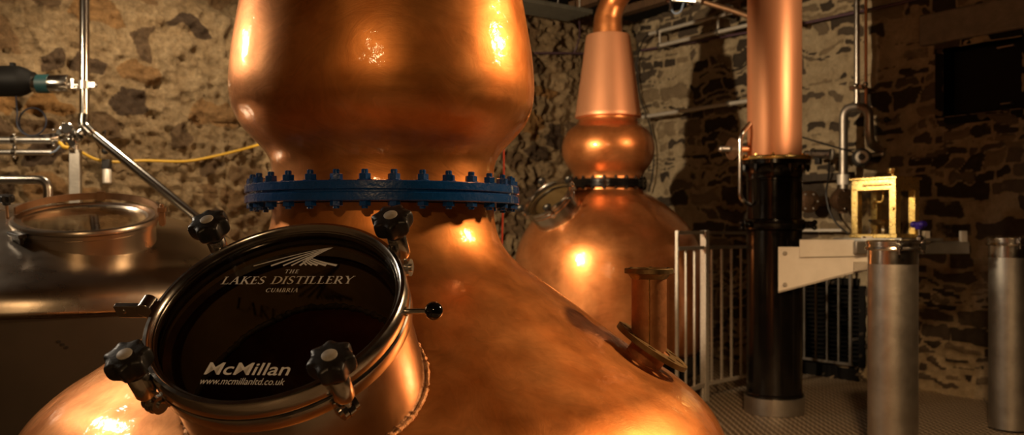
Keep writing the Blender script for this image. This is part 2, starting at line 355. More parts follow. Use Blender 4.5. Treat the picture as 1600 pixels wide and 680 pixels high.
# openings in the right wall: the black hatch high up, the barred vent low down
def uR(p): return (p-CORNER).dot(D2)
ha, hb = onR(1474, 78, 0), onR(1596, 172, 0)
HU0, HU1, HZ0, HZ1 = uR(ha), uR(hb), 1.05+(364-183)/F*onR(1478,183,0).y, 1.05+(364-75)/F*onR(1474,75,0).y
va, vb = onR(1212, 440, 0), onR(1342, 590, 0)
VU0, VU1, VZ0, VZ1 = uR(va), uR(vb), .10, 1.05-(446-364)/F*onR(1330,446,0).y
stone_wall('wall_left', D1, D2, LW, 'L', M['stoneL'])
stone_wall('wall_right', D2, D1, LD, 'R', M['stoneR'], [(HU0, HU1, HZ0, HZ1), (VU0, VU1, VZ0, VZ1)])
Z = V((0,0,1))
def slab(name, c, size, ax, m):
    return struct(MB().box(c, size, ax, 0).build(name, m, loc=c))
AX = (D1, D2, Z)
slab('wall_back', CORNER+D2*(LD+.1)+D1*(LW/2)+Z*(HC/2), (LW, .2, HC), AX, M['plaster'])
slab('wall_near', CORNER+D1*(LW+.1)+D2*(LD/2)+Z*(HC/2), (.2, LD, HC), AX, M['plaster'])
slab('floor', CORNER+D1*(LW/2)+D2*(LD/2)-Z*.05, (LW+.4, LD+.4, .1), AX, M['tread'])
slab('ceiling', CORNER+D1*(LW/2)+D2*(LD/2)+Z*(HC+.16+.05), (LW+.4, LD+.4, .1), AX, M['wood'])
for k in range(17):                      # rafters under the boards, running off the left wall's top
    c = CORNER+D1*(.25+k*.46)+D2*(LD/2)+Z*(HC+.08)
    slab('trim_%d' % (k+1), c, (.09, LD, .16), AX, M['wood'])
# ---- black hatch with its stone lintel
def rbox(mb, u0, u1, z0, z1, n0, n1, mi=0):
    c = CORNER+D2*((u0+u1)/2)+D1*((n0+n1)/2)+Z*((z0+z1)/2); return mb.box(c, (abs(n1-n0), abs(u1-u0), abs(z1-z0)), (D1, D2, Z), mi)
mb = MB(); rbox(mb, HU0-.05, HU1+.05, HZ0-.05, HZ1+.05, -.20, -.15)
for a0, a1, b0, b1 in ((HU0-.06,HU0,HZ0,HZ1),(HU1,HU1+.06,HZ0,HZ1),(HU0,HU1,HZ1,HZ1+.05),(HU0,HU1,HZ0-.05,HZ0)): rbox(mb, a0, a1, b0, b1, -.2, -.005)
w = struct(mb.build('window_1', M['hatch'], loc=CORNER+D2*((HU0+HU1)/2)+Z*HZ0))
wm = MB(); rbox(wm, HU0+.02, HU1-.02, HZ0+.02, HZ1-.02, -.12, -.09); s_ = wm.build('shutter', M['hatch'], w, bevel=.004)
hp = onR(1562, 76, -.07); hq = onR(1588, 71, -.07)
MB().tube([hp, hp+D1*.03, hq+D1*.03, hq], .006, 8).build('shutter_bar', M['dull_steel'], w)
hp = onR(1566, 163, -.07); hq = onR(1582, 161, -.07)
MB().tube([hp, hp+D1*.02, hq+D1*.02, hq], .005, 8).build('shutter_catch', M['dull_steel'], w)
mb = MB(); rbox(mb, HU0-.16, HU1+.35, HZ1+.035, HZ1+.24, -.1, .025)
struct(mb.build('trim_18', M['lintel'], bevel=.015, loc=CORNER+D2*HU0+Z*HZ1))
# ---- dark louvred vent low in the wall
mb = MB(); rbox(mb, VU0-.04, VU1+.04, VZ0-.04, VZ1+.05, -.20, -.16)
for a0, a1, b0, b1 in ((VU0-.05,VU0,VZ0,VZ1),(VU1,VU1+.05,VZ0,VZ1),(VU0,VU1,VZ1,VZ1+.05),(VU0,VU1,VZ0-.1,VZ0)): rbox(mb, a0, a1, b0, b1, -.2, .004)
k = 0; zz = VZ0+.02
while zz < VZ1-.02:
    rbox(mb, VU0, VU1, zz, zz+.012, -.16, -.11); zz += .032
struct(mb.build('window_2', M['hatch'], loc=CORNER+D2*VU0))

# ================================================================ POT STILLS
def interp(prof, r):                     # height of the outside of a pot at radius r (falling part of the profile)
    best = None
    for (r0, h0), (r1, h1) in zip(prof, prof[1:]):
        if (r0-r)*(r1-r) <= 0 and r0 != r1: best = h0+(h1-h0)*(r-r0)/(r1-r0); break
    return best
STAR = [(1.0 if i % 4 in (0,) else .93 if i % 4 in (1, 3) else .74) for i in range(28)]
def star_knob_meshes(k):
    """seven-lobed hand wheel with a stem, and its pale cap; k scales it"""
    mb = LB(); rings = [(.026,.50),(.030,.74),(.036,.90),(.042,.97),(.050,1.0),(.060,1.0),(.0645,.975),(.067,.92),(.069,.70)]; vs = []; n = 84
    for h, s in rings:
        for i in range(n):
            a = 2*PI*i/n; lob = math.sqrt(math.sin(3.5*a)**2+.10)-.31; rr = .0420-.0125*lob*(1 if s > .93 else .75)
            if s < .6: rr = .024
            vs.append(V((rr*s*math.cos(a)*k, rr*s*math.sin(a)*k, h*k)))
    fs = [(r*n+i, r*n+(i+1) % n, (r+1)*n+(i+1) % n, (r+1)*n+i) for r in range(len(rings)-1) for i in range(n)]
    fs += [list(range(n-1,-1,-1)), list(range((len(rings)-1)*n, len(rings)*n))]
    mb.add(vs, fs); mb.caps = True
    mb2 = MB(); mb2.lathe([(.0185*k,.018*k),(.021*k,.032*k)], seg=24); mb.add(mb2.v, mb2.f)
    knob = mb.mesh('hand_wheel', M['plastic'], angle=75)
    cap = MB().lathe([(.0135*k,.068*k),(.0135*k,.0705*k),(.0125*k,.0712*k),(1e-5,.0714*k)], seg=28).mesh('wheel_cap', M['cap'])
    b = MB()
    b.lathe([(.0165*k,.022*k),(.019*k,.018*k),(.019*k,-.028*k),(.016*k,-.034*k),(.009*k,-.034*k),(.009*k,-.06*k)], seg=28)
    X = V((1,0,0))
    for sx in (-1, 1): b.cyl(V((sx*.007*k,.006*k,-.060*k)), V((sx*.016*k,.006*k,-.060*k)), .018*k, seg=24)
    b.cyl(V((-.020*k,.006*k,-.060*k)), V((.020*k,.006*k,-.060*k)), .008*k, seg=12)
    b.cyl(V((-.006*k,0,-.062*k)), V((.006*k,0,-.062*k)), .014*k, seg=16)
    bolt = b.mesh('swing_bolt', M['ring'])
    return knob, cap, bolt

def hexbolt(prof, seg=24):              # (radius, height, hexagonal?) turned into one piece
    b = LB(); vs = []
    for r, h, hx in prof:
        for k in range(seg):
            a = 2*PI*k/seg; rr = max(r, 1e-5)*(math.cos(PI/6)/math.cos((a % (PI/3))-PI/6)*1.0 if hx else 1)
            vs.append(V((rr*math.cos(a), rr*math.sin(a), h)))
    m = len(prof); b.add(vs, [(i*seg+k, i*seg+(k+1) % seg, (i+1)*seg+(k+1) % seg, (i+1)*seg+k) for i in range(m-1) for k in range(seg)])
    return b
def pot_with_manway(root, axis_xy, prof, mcopper, C, n, k, angles, ball_ang, lug_ang, nseg, lid_mat):
    """copper pot turned from prof with a hole for the manway, and the manway itself: neck, lid, four swing clamps"""
    n = V(n).normalized(); C = V(C); u = V((-n.y, n.x, 0)).normalized(); v = n.cross(u); ax = V((axis_xy[0], axis_xy[1], 0))
    Rn = .238*k; Ri = .231*k
    me = LB(); me.lathe(prof, ax, (0,0,1), nseg, fr=(V((1,0,0)), V((0,1,0)), Z))
    # ---- where a line parallel to the manway's axis meets the pot
    def hit(d):
        t0, t1 = -.02*k, .75*k; N = 160
        for i in range(N):
            t = t0+(t1-t0)*i/N; p = C+d-n*t; q = p-ax; r = math.hypot(q.x, q.y); h = interp(prof, r)
            if h is not None and p.z <= h: return t
        return t1
    T = lambda a, R: hit((u*math.cos(a)+v*math.sin(a))*R)
    pot = me.build('pot', mcopper, root, angle=60)
    bm = bmesh.new(); bm.from_mesh(pot.data); org = ORG[root.name]
    dele = []
    for f in bm.faces:
        q = f.calc_center_median()+org-C; t = q.dot(n); rad = (q-n*t).length
        if rad < Ri+.002 and -.7*k < t < .1: dele.append(f)
    bmesh.ops.delete(bm, geom=dele, context='FACES')
    for vv in [x for x in bm.verts if x.is_boundary]:
        q = vv.co+org-C; t = q.dot(n); d = q-n*t
        if d.length < .27*k and t > -.6*k:
            a = math.atan2(d.dot(v), d.dot(u)); d2 = d.normalized()*((Ri+Rn)/2); vv.co = C+d2-n*(hit(d2)+.002)-org
    bm.to_mesh(pot.data); bm.free()
    # ---- neck
    N = 96; dep = [T(2*PI*i/N, Rn) for i in range(N)]; depi = [T(2*PI*i/N, Ri) for i in range(N)]
    nb = LB(); vs = []; top = -.034*k
    rows = [(Ri, top, 0), (.247*k, top, 0), (.2495*k, -.037*k, 0), (.2495*k, -.060*k, 0), (.247*k, -.064*k, 0), (Rn, -.066*k, 0)]
    for R, h, _ in rows: vs += [C+(u*math.cos(2*PI*i/N)+v*math.sin(2*PI*i/N))*R+n*h for i in range(N)]
    for s in (.5, 1.):
        vs += [C+(u*math.cos(2*PI*i/N)+v*math.sin(2*PI*i/N))*Rn+n*(-.066*k*(1-s)-(dep[i]+.012)*s) for i in range(N)]
    nr = len(rows)+2
    nb.add(vs, [(r*N+i, r*N+(i+1) % N, (r+1)*N+(i+1) % N, (r+1)*N+i) for r in range(nr-1) for i in range(N)])
    neck = nb.build('manway_neck', M['ring'], root)
    lb = LB(); vs = []
    for s in (0, .5, 1.): vs += [C+(u*math.cos(2*PI*i/N)+v*math.sin(2*PI*i/N))*Ri+n*(top*(1-s)-(depi[i]+.012)*s) for i in range(N)]
    lb.add(vs, [(r*N+i, r*N+(i+1) % N, (r+1)*N+(i+1) % N, (r+1)*N+i) for r in range(2) for i in range(N)])
    lb.build('neck_lining', M['inner'], neck)
    MB().lathe([(.2305*k,-.050*k),(.218*k,-.058*k),(.218*k,-.064*k),(.2305*k,-.072*k)], C, n, 96, fr=(u, v, n), closed=True).build('inner_ring', M['ring'], neck)
    # ---- weld where the neck meets the pot
    def seam(R, amp, rad, name, m):
        pts, rr = [], []; K = 260
        for i in range(K):
            a = 2*PI*i/K; d = (u*math.cos(a)+v*math.sin(a))*R; pts.append(C+d-n*hit(d)); rr.append(rad*k*(1+amp*math.sin(i*1.9)+.25*random.uniform(-1, 1)))
        for _ in range(2): pts = [(pts[i-1]+pts[i]*2+pts[(i+1) % K])/4 for i in range(K)]
        return MB().tube(pts, rr, 10, closed=True).build(name, m, neck)
    seam(Rn+.003*k, .16, .0062, 'weld_bead', M['weld']); seam(Ri-.002*k, .2, .007, 'inner_weld', M['gasket'])
    # ---- lid: clamp ring, gasket, glass
    fr = (u, v, n)
    ring = MB().lathe([(r*k, h*k) for r, h in ((.227,-.014),(.227,-.006),(.2295,-.002),(.233,-.002),(.235,.001),(.2365,.006),(.240,.0085),(.2465,.0075),(.250,.003),(.250,-.026),(.247,-.031),(.234,-.031),(.234,-.014))], C, n, 128, closed=True, fr=fr).build('manway_lid', M['ring'], root)
    MB().lathe([(r*k, h*k) for r, h in ((.228,-.0305),(.246,-.0305),(.246,-.0345),(.228,-.0345))], C, n, 96, closed=True, fr=fr).build('lid_gasket', M['gasket'], ring)
    MB().lathe([(1e-5,-.010*k),(.2275*k,-.010*k),(.2275*k,-.003*k),(1e-5,-.003*k)], C, n, 96, fr=fr).build('glass_pane', lid_mat, ring)
    # ---- ball handle and hinge lug
    def at(a, r, h): return C+(u*math.cos(a)+v*math.sin(a))*(r*k)+n*(h*k)
    a = math.radians(ball_ang)
    hd = MB().cyl(at(a,.247,-.018), at(a,.292,-.018), .0052*k, seg=14).cyl(at(a,.247,-.018), at(a,.253,-.018), .009*k, seg=14).build('handle_rod', M['ring'], ring)
    MB().ball(at(a,.303,-.018), .0172*k, 32).build('ball_grip', M['ball'], ring)
    a = math.radians(lug_ang); rad = (u*math.cos(a)+v*math.sin(a)); tn = n.cross(rad)
    lg = MB().box(at(a,.300,-.012), (.080*k,.030*k,.012*k), (rad, n, tn)).cyl(at(a,.268,.0)-tn*.016*k, at(a,.268,.0)+tn*.016*k, .0165*k, seg=28).box(at(a,.256,-.012), (.03*k,.026*k,.03*k), (rad, n, tn))
    lg.cyl(at(a,.322,-.010)-tn*.0075*k, at(a,.322,-.010)+tn*.0075*k, .0055*k, seg=16)
    lg.build('hinge_lug', M['ring'], ring, bevel=.0015*k)
    # ---- four swing clamps
    kn, cp, bo = star_knob_meshes(k)
    for i, deg in enumerate(angles):
        a = math.radians(deg); rad = (u*math.cos(a)+v*math.sin(a)); tn = n.cross(rad)
        mw = mat_from(tn, -rad, n, at(a, .268, .002)) @ Matrix.Rotation(random.uniform(0, .8), 4, 'Z')
        mb_ = mat_from(tn, -rad, n, at(a, .268, .002))
        kp = inst('clamp_knob', kn, root, mw); inst('knob_cap', cp, kp, Matrix.Identity(4)); inst('swing_bolt', bo, kp, Matrix.Identity(4))
        for ch in kp.children: ch.matrix_local = Matrix.Identity(4)
        lug = MB().box(at(a,.248,-.062), (.032*k,.012*k,.026*k), (rad, tn, n)); lug.build('clamp_lug', M['ring'], neck, bevel=.002*k)
    return pot, ring, neck, (C, u, v, n)

def bolted_flange(root, ax, z0, z1, R, r_in, nb, rb, phase, m, nut, name='flange'):
    mid = (z0+z1)/2; g = (z1-z0)*.06
    def ring(a, b): return [(r_in, a), (R-.002, a), (R, a+.002), (R, b-.002), (R-.002, b), (r_in, b)]
    f = MB().lathe(ring(z0, mid-g), ax, seg=128, closed=True).lathe(ring(mid+g, z1), ax, seg=128, closed=True).lathe([(r_in,mid-g),(R-.006,mid-g),(R-.006,mid+g),(r_in,mid+g)], ax, seg=128, closed=True).build(name, m, root)
    s = nut; h = z1-z0; g_ = -.0015
    b = hexbolt([(.0,-h-s*.62,0),(s*.24,-h-s*.62,0),(s*.26,-h-s*.58,0),(s*.26,-h-s*.42,0),(s*.46,-h-s*.42,1),(s*.5,-h-s*.38,1),(s*.5,-h-g_,1),(s*.28,-h-g_,0),(s*.28,g_,0),(s*.60,g_,0),(s*.60,s*.06,0),(s*.56,s*.08,0),(s*.5,s*.08,1),(s*.5,s*.50,1),(s*.45,s*.54,1),(s*.27,s*.54,0),(s*.27,s*.82,0),(s*.23,s*.88,0),(.0,s*.88,0)])
    me = b.mesh('flange_bolt', m, angle=30)
    for i in range(nb):
        a = phase+2*PI*i/nb
        inst('flange_bolt', me, f, Matrix.Translation(V((ax[0]+rb*math.cos(a), ax[1]+rb*math.sin(a), z1))) @ Matrix.Rotation(a+random.uniform(0, 1), 4, 'Z'))
    return f

# ---------------------------------------------------------------- the big still in front
AXF = (-.348, 2.49)
ws = empty('pot_still', (AXF[0], AXF[1], 0), 'large hammered copper pot still in front with a blue bolted neck flange', 'pot still', 'copper pot stills')
pf = smooth_prof([(.298,1.124),(.300,1.09),(.308,1.052),(.326,1.012),(.362,.970),(.42,.928),(.53,.848),(.635,.768),(.74,.696),(.79,.664),(.835,.628),(.875,.586),(.905,.535),(.922,.48),(.93,.40),(.93,.30),(.93,.14)], 8)
FC = V((-.444, 1.715, .911)); FN = V((-.134, -.608, .783))
pot, lid, neck, MF = pot_with_manway(ws, AXF, pf, M['copper'], FC, FN, 1.0, (138.5, 45, -132, -44.3), 3, 181, 420, M['lidglass'])
a3 = (AXF[0], AXF[1], 0)
bulb = smooth_prof([(.299,1.174),(.298,1.20),(.302,1.238),(.318,1.269),(.349,1.302),(.378,1.335),(.395,1.365),(.404,1.395),(.409,1.445),(.403,1.53),(.390,1.61),(.374,1.70),(.345,1.85),(.30,2.10),(.25,2.40),(.20,2.70),(.17,2.97)], 8)
MB().lathe(bulb, a3, seg=160).build('head', M['copper'], ws, angle=60)
bolted_flange(ws, a3, 1.126, 1.174, .368, .296, 32, .348, math.radians(-90+8+3.6), M['blue'], .030)
MB().lathe([(.95,.10),(.95,.15),(.93,.15)], a3, seg=96).lathe([(.90,0),(.90,.10)], a3, seg=96).build('base_ring', M['dull_steel'], ws)

# ---- lettering and emblem on the lid glass
C_, u_, v_, n_ = MF
def G(x, y, h=.0005): return C_+u_*x+v_*y+n_*(h-.003)
class Ink(MB):
    def stroke(s, pts, T):             # pts: (x, y, width); T maps to the glass
        L_, R_ = [], []
        for i, (x, y, w) in enumerate(pts):
            a = pts[max(i-1,0)]; b = pts[min(i+1,len(pts)-1)]; dx, dy = b[0]-a[0], b[1]-a[1]; l = math.hypot(dx, dy) or 1
            nx, ny = -dy/l*w/2, dx/l*w/2; L_.append((x+nx, y+ny)); R_.append((x-nx, y-ny))
        k = len(pts); vs = [T(*p) for p in L_+R_]
        s.add(vs, [(i, i+1, k+i+1, k+i) for i in range(k-1)])
def arc(cx, cy, rx, ry, a0, a1, thick, thin, n=14, horiz=True):
    o = []
    for i in range(n+1):
        a = math.radians(a0+(a1-a0)*i/n); w = thin+(thick-thin)*abs(math.cos(a))**1.5
        o.append((cx+rx*math.cos(a), cy+ry*math.sin(a), w))
    return o
t, h_ = .15, .065
def stem(x): return [[(x,0,t),(x,1,t)], [(x-.17,.02,.05),(x+.17,.02,.05)], [(x-.17,.98,.05),(x+.17,.98,.05)]]
GL = {
 'L': (.62, stem(.18)+[[(.18,.03,.06),(.58,.03,.06)], [(.56,0,.05),(.60,.22,.03)]]),
 'T': (.72, [[(.36,0,t),(.36,1,t)], [(.20,.02,.05),(.52,.02,.05)], [(.02,.97,.06),(.70,.97,.06)], [(.03,1,.05),(.0,.78,.03)], [(.69,1,.05),(.72,.78,.03)]]),
 'H': (.86, stem(.18)+stem(.68)+[[(.18,.52,h_),(.68,.52,h_)]]),
 'E': (.62, stem(.18)+[[(.18,.03,.06),(.56,.03,.06)], [(.55,0,.05),(.59,.22,.03)], [(.18,.97,.06),(.53,.97,.06)], [(.52,1,.05),(.55,.8,.03)], [(.18,.53,.06),(.45,.53,.06)], [(.45,.42,.04),(.45,.64,.04)]]),
 'A': (.86, [[(.12,0,.06),(.43,1,.07)], [(.43,1,.17),(.74,0,.17)], [(.22,.34,.06),(.62,.34,.06)], [(0,.02,.05),(.26,.02,.05)], [(.58,.02,.05),(.88,.02,.05)]]),
 'K': (.80, stem(.18)+[[(.26,.50,.06),(.62,.98,.07)], [(.34,.56,.15),(.74,0,.15)], [(.50,.98,.05),(.74,.98,.05)], [(.62,.02,.05),(.86,.02,.05)]]),
 'S': (.58, [arc(.29,.74,.21,.24,35,180,.10,.07)+[(.09,.68,.13),(.22,.55,.16),(.38,.44,.16),(.48,.32,.14)]+arc(.27,.26,.22,.24,10,-150,.11,.07), [(.46,.98,.03),(.47,.76,.03)], [(.06,.02,.03),(.05,.26,.03)]]),
 'D': (.86, stem(.18)+[[(.18,.97,.06),(.34,.97,.06)]+arc(.36,.5,.43,.47,88,-88,.17,.06)+[(.34,.03,.06),(.18,.03,.06)]]),
 'I': (.36, stem(.18)),
 'R': (.78, stem(.18)+[[(.18,.97,.06),(.30,.97,.06)]+arc(.32,.73,.24,.24,88,-88,.14,.06)+[(.30,.49,.06),(.18,.49,.06)], [(.36,.49,.13),(.72,0,.14)], [(.64,.02,.05),(.84,.02,.05)]]),
 'Y': (.76, [[(.10,1,.15),(.38,.48,.15)], [(.68,1,.06),(.38,.48,.07)], [(.38,.5,t),(.38,0,t)], [(.22,.02,.05),(.54,.02,.05)], [(-.04,.98,.05),(.24,.98,.05)], [(.58,.98,.05),(.80,.98,.05)]]),
 'C': (.78, [arc(.42,.5,.36,.48,45,315,.16,.06), [(.69,.98,.04),(.69,.74,.04)]]),
 'U': (.82, [[(.16,1,t),(.16,.36,t)]+arc(.41,.34,.25,.32,180,360,.12,.07)+[(.66,.36,.07),(.66,1,.07)], [(.02,.98,.05),(.30,.98,.05)], [(.54,.98,.05),(.78,.98,.05)]]),
 'M': (1.0, [[(.16,0,.06),(.20,1,.07)], [(.20,1,.16),(.50,.04,.14)], [(.50,.04,.05),(.80,1,.06)], [(.80,1,.15),(.84,0,.15)], [(.04,.02,.05),(.28,.02,.05)], [(.70,.02,.05),(.98,.02,.05)]]),
 'B': (.70, stem(.18)+[[(.18,.97,.06),(.28,.97,.06)]+arc(.30,.75,.21,.22,88,-88,.13,.06)+[(.18,.53,.06)], [(.18,.53,.06),(.30,.52,.06)]+arc(.32,.28,.26,.25,88,-88,.15,.06)+[(.18,.03,.06)]]),
 ' ': (.42, [])}
def serif_text(txt, x0, x1, y0, y1, hgt, name, track=.07):
    adv = sum(GL[c][0]+track for c in txt)-track; sx = (x1-x0)/adv; x = 0; ink = Ink()
    for c in txt:
        wd, st = GL[c]
        for s in st:
            ink.stroke(s, lambda a, b, X=x: G(x0+(X+a)*sx, y0+(y1-y0)*(X+a)/adv+b*hgt))
        x += wd+track
    return ink.build(name, M['letter'], lid)
serif_text('LAKES DISTILLERY', -.1450, .1285, .0640, .0705, .0222, 'distillery_lettering')
serif_text('THE', -.0225, .0062, .0986, .0990, .0112, 'small_upper_lettering', .18)
serif_text('CUMBRIA', -.0405, .0262, .0430, .0445, .0112, 'small_lower_lettering')
def sans_text(txt, x0, x1, y0, y1, hgt, name, bold):
    cu = bpy.data.curves.new(name, 'FONT'); cu.body = txt; cu.offset = bold; cu.size = 1; cu.resolution_u = 4
    ob = bpy.data.objects.new(name, cu); COL.objects.link(ob); bpy.context.view_layer.update()
    me = bpy.data.meshes.new_from_object(ob.evaluated_get(bpy.context.evaluated_depsgraph_get()))
    bpy.data.objects.remove(ob); bpy.data.curves.remove(cu)
    co = np.array([v.co[:] for v in me.vertices]); mn, mx = co.min(0), co.max(0); cap = hgt
    base = 0.0; top = max(p[1] for p in co)
    org = ORG[lid.name]
    for v in me.vertices:
        f = (v.co.x-mn[0])/(mx[0]-mn[0])
        v.co = G(x0+(x1-x0)*f, y0+(y1-y0)*f+(v.co.y-base)/(top-base)*cap)-org
    me.materials.clear(); me.materials.append(M['letter'])
    o = bpy.data.objects.new(name, me); COL.objects.link(o); o.parent = lid; ORG[o.name] = org; return o
sans_text('McMillan', -.0700, .0880, -.1722, -.1675, .0285, 'bold_lettering', .010)
sans_text('www.mcmillanltd.co.uk', -.0690, .0885, -.1950, -.1900, .0150, 'web_address_lettering', -.001)
fin = Ink()                              # the fin: fine curved ribs sweeping from one tip to the water line
tip = V((.0533,.1786,0)); fork = V((.0136,.1475,0))
def q3(a, b, c, w0, w1, n=14):
    o = []
    for i in range(n+1):
        s = i/n; p = V(a)*(1-s)**2+V(b)*2*s*(1-s)+V(c)*s*s; o.append((p.x, p.y, w0+(w1-w0)*s))
    fin.stroke(o, G)
for i, (xb, w1) in enumerate(((-.097,.0028),(-.0595,.0050),(-.0335,.0046),(-.016,.0045),(.002,.0060))):
    f = i/4
    q3(tip, V((.022-.002*f,.1765-.022*f,0)), V((xb,.1195+.0028*(xb+.1)/.1,0)), .0008, w1)
fin.stroke([(tip.x,tip.y,.0006),(.042,.1742,.0035),(.030,.1655,.005),(.0185,.1535,.0045),(.008,.140,.003)], G)
for i, (xe, w1) in enumerate(((.080,.0058),(.0577,.0060),(.0396,.0052),(.0276,.0042),(.0160,.0036))):
    s = fork+(V((.0040,.1365,0))-fork)*(i/4.)
    q3(s, V((s.x+(xe-s.x)*.38, .1235+(s.y-.1235)*.42, 0)), V((xe,.1235,0)), .0016, w1)
fin.build('fin_emblem', M['letter'], lid)

# ---- pipe spool bolted on the shoulder of the big still
def holed_flange(o, n, R, ri, holes, rb, rh, th, name, m, parent):
    x, y, n = frame(n); bm = bmesh.new()
    def loop(cx, cy, r, k):
        vs = [bm.verts.new((cx+r*math.cos(2*PI*i/k), cy+r*math.sin(2*PI*i/k), 0)) for i in range(k)]
        return [bm.edges.new((vs[i], vs[(i+1) % k])) for i in range(k)]
    ed = loop(0, 0, R, 64)+loop(0, 0, ri, 40)
    for i in range(holes): ed += loop(rb*math.cos(2*PI*i/holes), rb*math.sin(2*PI*i/holes), rh, 14)
    bmesh.ops.triangle_fill(bm, edges=ed, use_beauty=True)
    # keep only the plate (drop triangles inside the openings)
    bad = []
    for f in bm.faces:
        c = f.calc_center_median(); r = math.hypot(c.x, c.y)
        if r < ri*.97 or any(math.hypot(c.x-rb*math.cos(2*PI*i/holes), c.y-rb*math.sin(2*PI*i/holes)) < rh*.9 for i in range(holes)): bad.append(f)
    bmesh.ops.delete(bm, geom=bad, context='FACES')
    e = bmesh.ops.extrude_face_region(bm, geom=list(bm.faces)); up = [g for g in e['geom'] if isinstance(g, bmesh.types.BMVert)]
    bmesh.ops.translate(bm, verts=up, vec=(0,0,th)); bmesh.ops.recalc_face_normals(bm, faces=bm.faces)
    bmesh.ops.transform(bm, matrix=Matrix.Translation(-ORG[parent.name]) @ mat_from(x, y, n, V(o)), verts=bm.verts)
    me = bpy.data.meshes.new(name); bm.to_mesh(me); bm.free(); me.materials.append(m); me.shade_smooth(); me.set_sharp_from_angle(angle=.5)
    ob = bpy.data.objects.new(name, me); COL.objects.link(ob); ob.parent = parent; ORG[ob.name] = ORG[parent.name]; return ob
sr = .70; sa = math.radians(-11); sb = V((AXF[0]+sr*math.cos(sa), AXF[1]+sr*math.sin(sa), interp(pf, sr)))
sn = V((.55*math.cos(sa), .55*math.sin(sa), .84)).normalized()
sp = empty('pipe_spool', sb, 'short rusty pipe spool with flanged ends on the shoulder of the front still', 'pipe')
fo = sb+sn*.034; tc_ = V((fo.x-.004, fo.y, 0))
MB().cyl(sb-sn*.02, fo+sn*.01, .05, seg=32).build('neck', M['rust'], sp)
holed_flange(fo, sn, .104, .052, 8, .080, .0115, .013, 'base_flange', M['dark_brass'], sp)
MB().lathe([(.045,fo.z-.005),(.045,.944)], tc_, seg=40).build('pipe', M['rust'], sp)
MB().tube([V((tc_.x-.006,tc_.y-.0445,fo.z+.0)), V((tc_.x-.006,tc_.y-.0445,.935))], .0018, 6).build('seam', M['brass'], sp)
MB().lathe([(.044,.930),(.050,.938),(.054,.944),(.063,.946),(.063,.957),(.061,.959),(.046,.959),(.044,.930)], tc_, seg=48).build('top_flange', M['dark_brass'], sp)
for i in range(6):
    a = 2*PI*i/6+.3; MB().lathe([(.004,.957),(.004,.9605)], (tc_.x+.055*math.cos(a), tc_.y+.055*math.sin(a), 0), seg=8).build('flange_hole', M['gasket'], sp)

# ---------------------------------------------------------------- the still at the back
AXB = (.653, 6.2); K2 = 6.2/F
ss = empty('pot_still', (AXB[0], AXB[1], 0), 'smaller copper pot still with swan neck near the stone corner behind', 'pot still', 'copper pot stills')
def hpx(y): return EYE-(y-364)*K2
pb = smooth_prof([(.238,hpx(295)),(.240,hpx(299)),(.262,hpx(303)),(.325,hpx(311)),(.425,hpx(327)),(.500,hpx(343)),(.560,hpx(360)),(.612,hpx(385)),(.640,hpx(415)),(.652,hpx(455)),(.650,hpx(500)),(.625,hpx(535)),(.600,hpx(547))], 6)
BC = P(855, 309.5, 5.86); BN = V((-.54, -.45, .70))
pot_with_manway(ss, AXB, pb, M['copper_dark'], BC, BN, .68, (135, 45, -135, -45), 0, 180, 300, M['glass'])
b3 = (AXB[0], AXB[1], 0)
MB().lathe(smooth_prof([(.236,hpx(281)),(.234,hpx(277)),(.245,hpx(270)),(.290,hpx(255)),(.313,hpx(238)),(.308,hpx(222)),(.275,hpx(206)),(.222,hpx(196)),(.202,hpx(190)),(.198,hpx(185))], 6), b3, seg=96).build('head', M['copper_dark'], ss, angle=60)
MB().lathe([(.198,hpx(186)),(.223,hpx(184)),(.225,hpx(181)),(.221,hpx(178)),(.149,hpx(58)),(.146,hpx(56)),(.105,hpx(54.5))], b3, seg=96).build('cone', M['copper_tube'], ss)
zt = hpx(55); A0 = V((AXB[0], AXB[1], zt-.01))
ctop = V((1.539, 5.35, 2.74))
neckp = bez([A0, A0+V((-.002,0,.06)), A0+V((.004,0,.14)), A0+V((.045,-.02,.24)), A0+V((.13,-.10,.33)), A0+V((.30,-.30,.36)), ctop+V((-.14,.14,.02))], 10)
MB().tube(neckp, [.106-.030*min(1, i/45) for i in range(len(neckp))], 32).build('swan_neck', M['copper_dark'], ss, angle=60)
bolted_flange(ss, b3, hpx(294), hpx(282), .262, .232, 20, .245, .1, M['black_paint'], .026)
MB().lathe([(.61,.12),(.63,.13),(.63,hpx(546)),(.60,hpx(546))], b3, seg=64).lathe([(.55,0),(.55,.13)], b3, seg=64).build('base_ring', M['black_paint'], ss)

# ================================================================ LEFT STEEL TANK
TX = V(((75-800)/F*3.85, 3.85, 0))
tk = empty('steel_tank', TX, 'polished steel domed tank with a glass topped manway, beside the big front still', 'tank')
tp = smooth_prof([(.02,1.175),(.2,1.166),(.42,1.135),(.62,1.075),(.78,1.000),(.88,.952),(.955,.922),(1.010,.888),(1.042,.845),(1.052,.80),(1.050,.786),(1.042,.778)], 6)
LB().lathe([(1e-4,1.176)]+tp+[(1.03,.775)], TX, seg=160).build('dome', M['tanktop'], tk, angle=60)
MB().lathe([(1.032,.09),(1.032,.782)], TX, seg=128).build('cladding', M['clad'], tk)
for px_, py_ in ((92,534),(98,538.5),(104,543)):
    d_ = V(((px_-800)/F, 1, 0)); a_ = d_.dot(d_); b_ = d_.dot(TX); t_ = (b_-math.sqrt(b_*b_-a_*(TX.dot(TX)-1.033**2)))/a_
    q_ = d_*t_; q_.z = EYE-(py_-364)/F*t_; nq = (q_-TX); nq.z = 0; nq.normalize()
    MB().box(q_, (.011,.002,.008), (V((-nq.y,nq.x,0)), nq, Z)).build('stencil_mark', M['plastic'], tk)
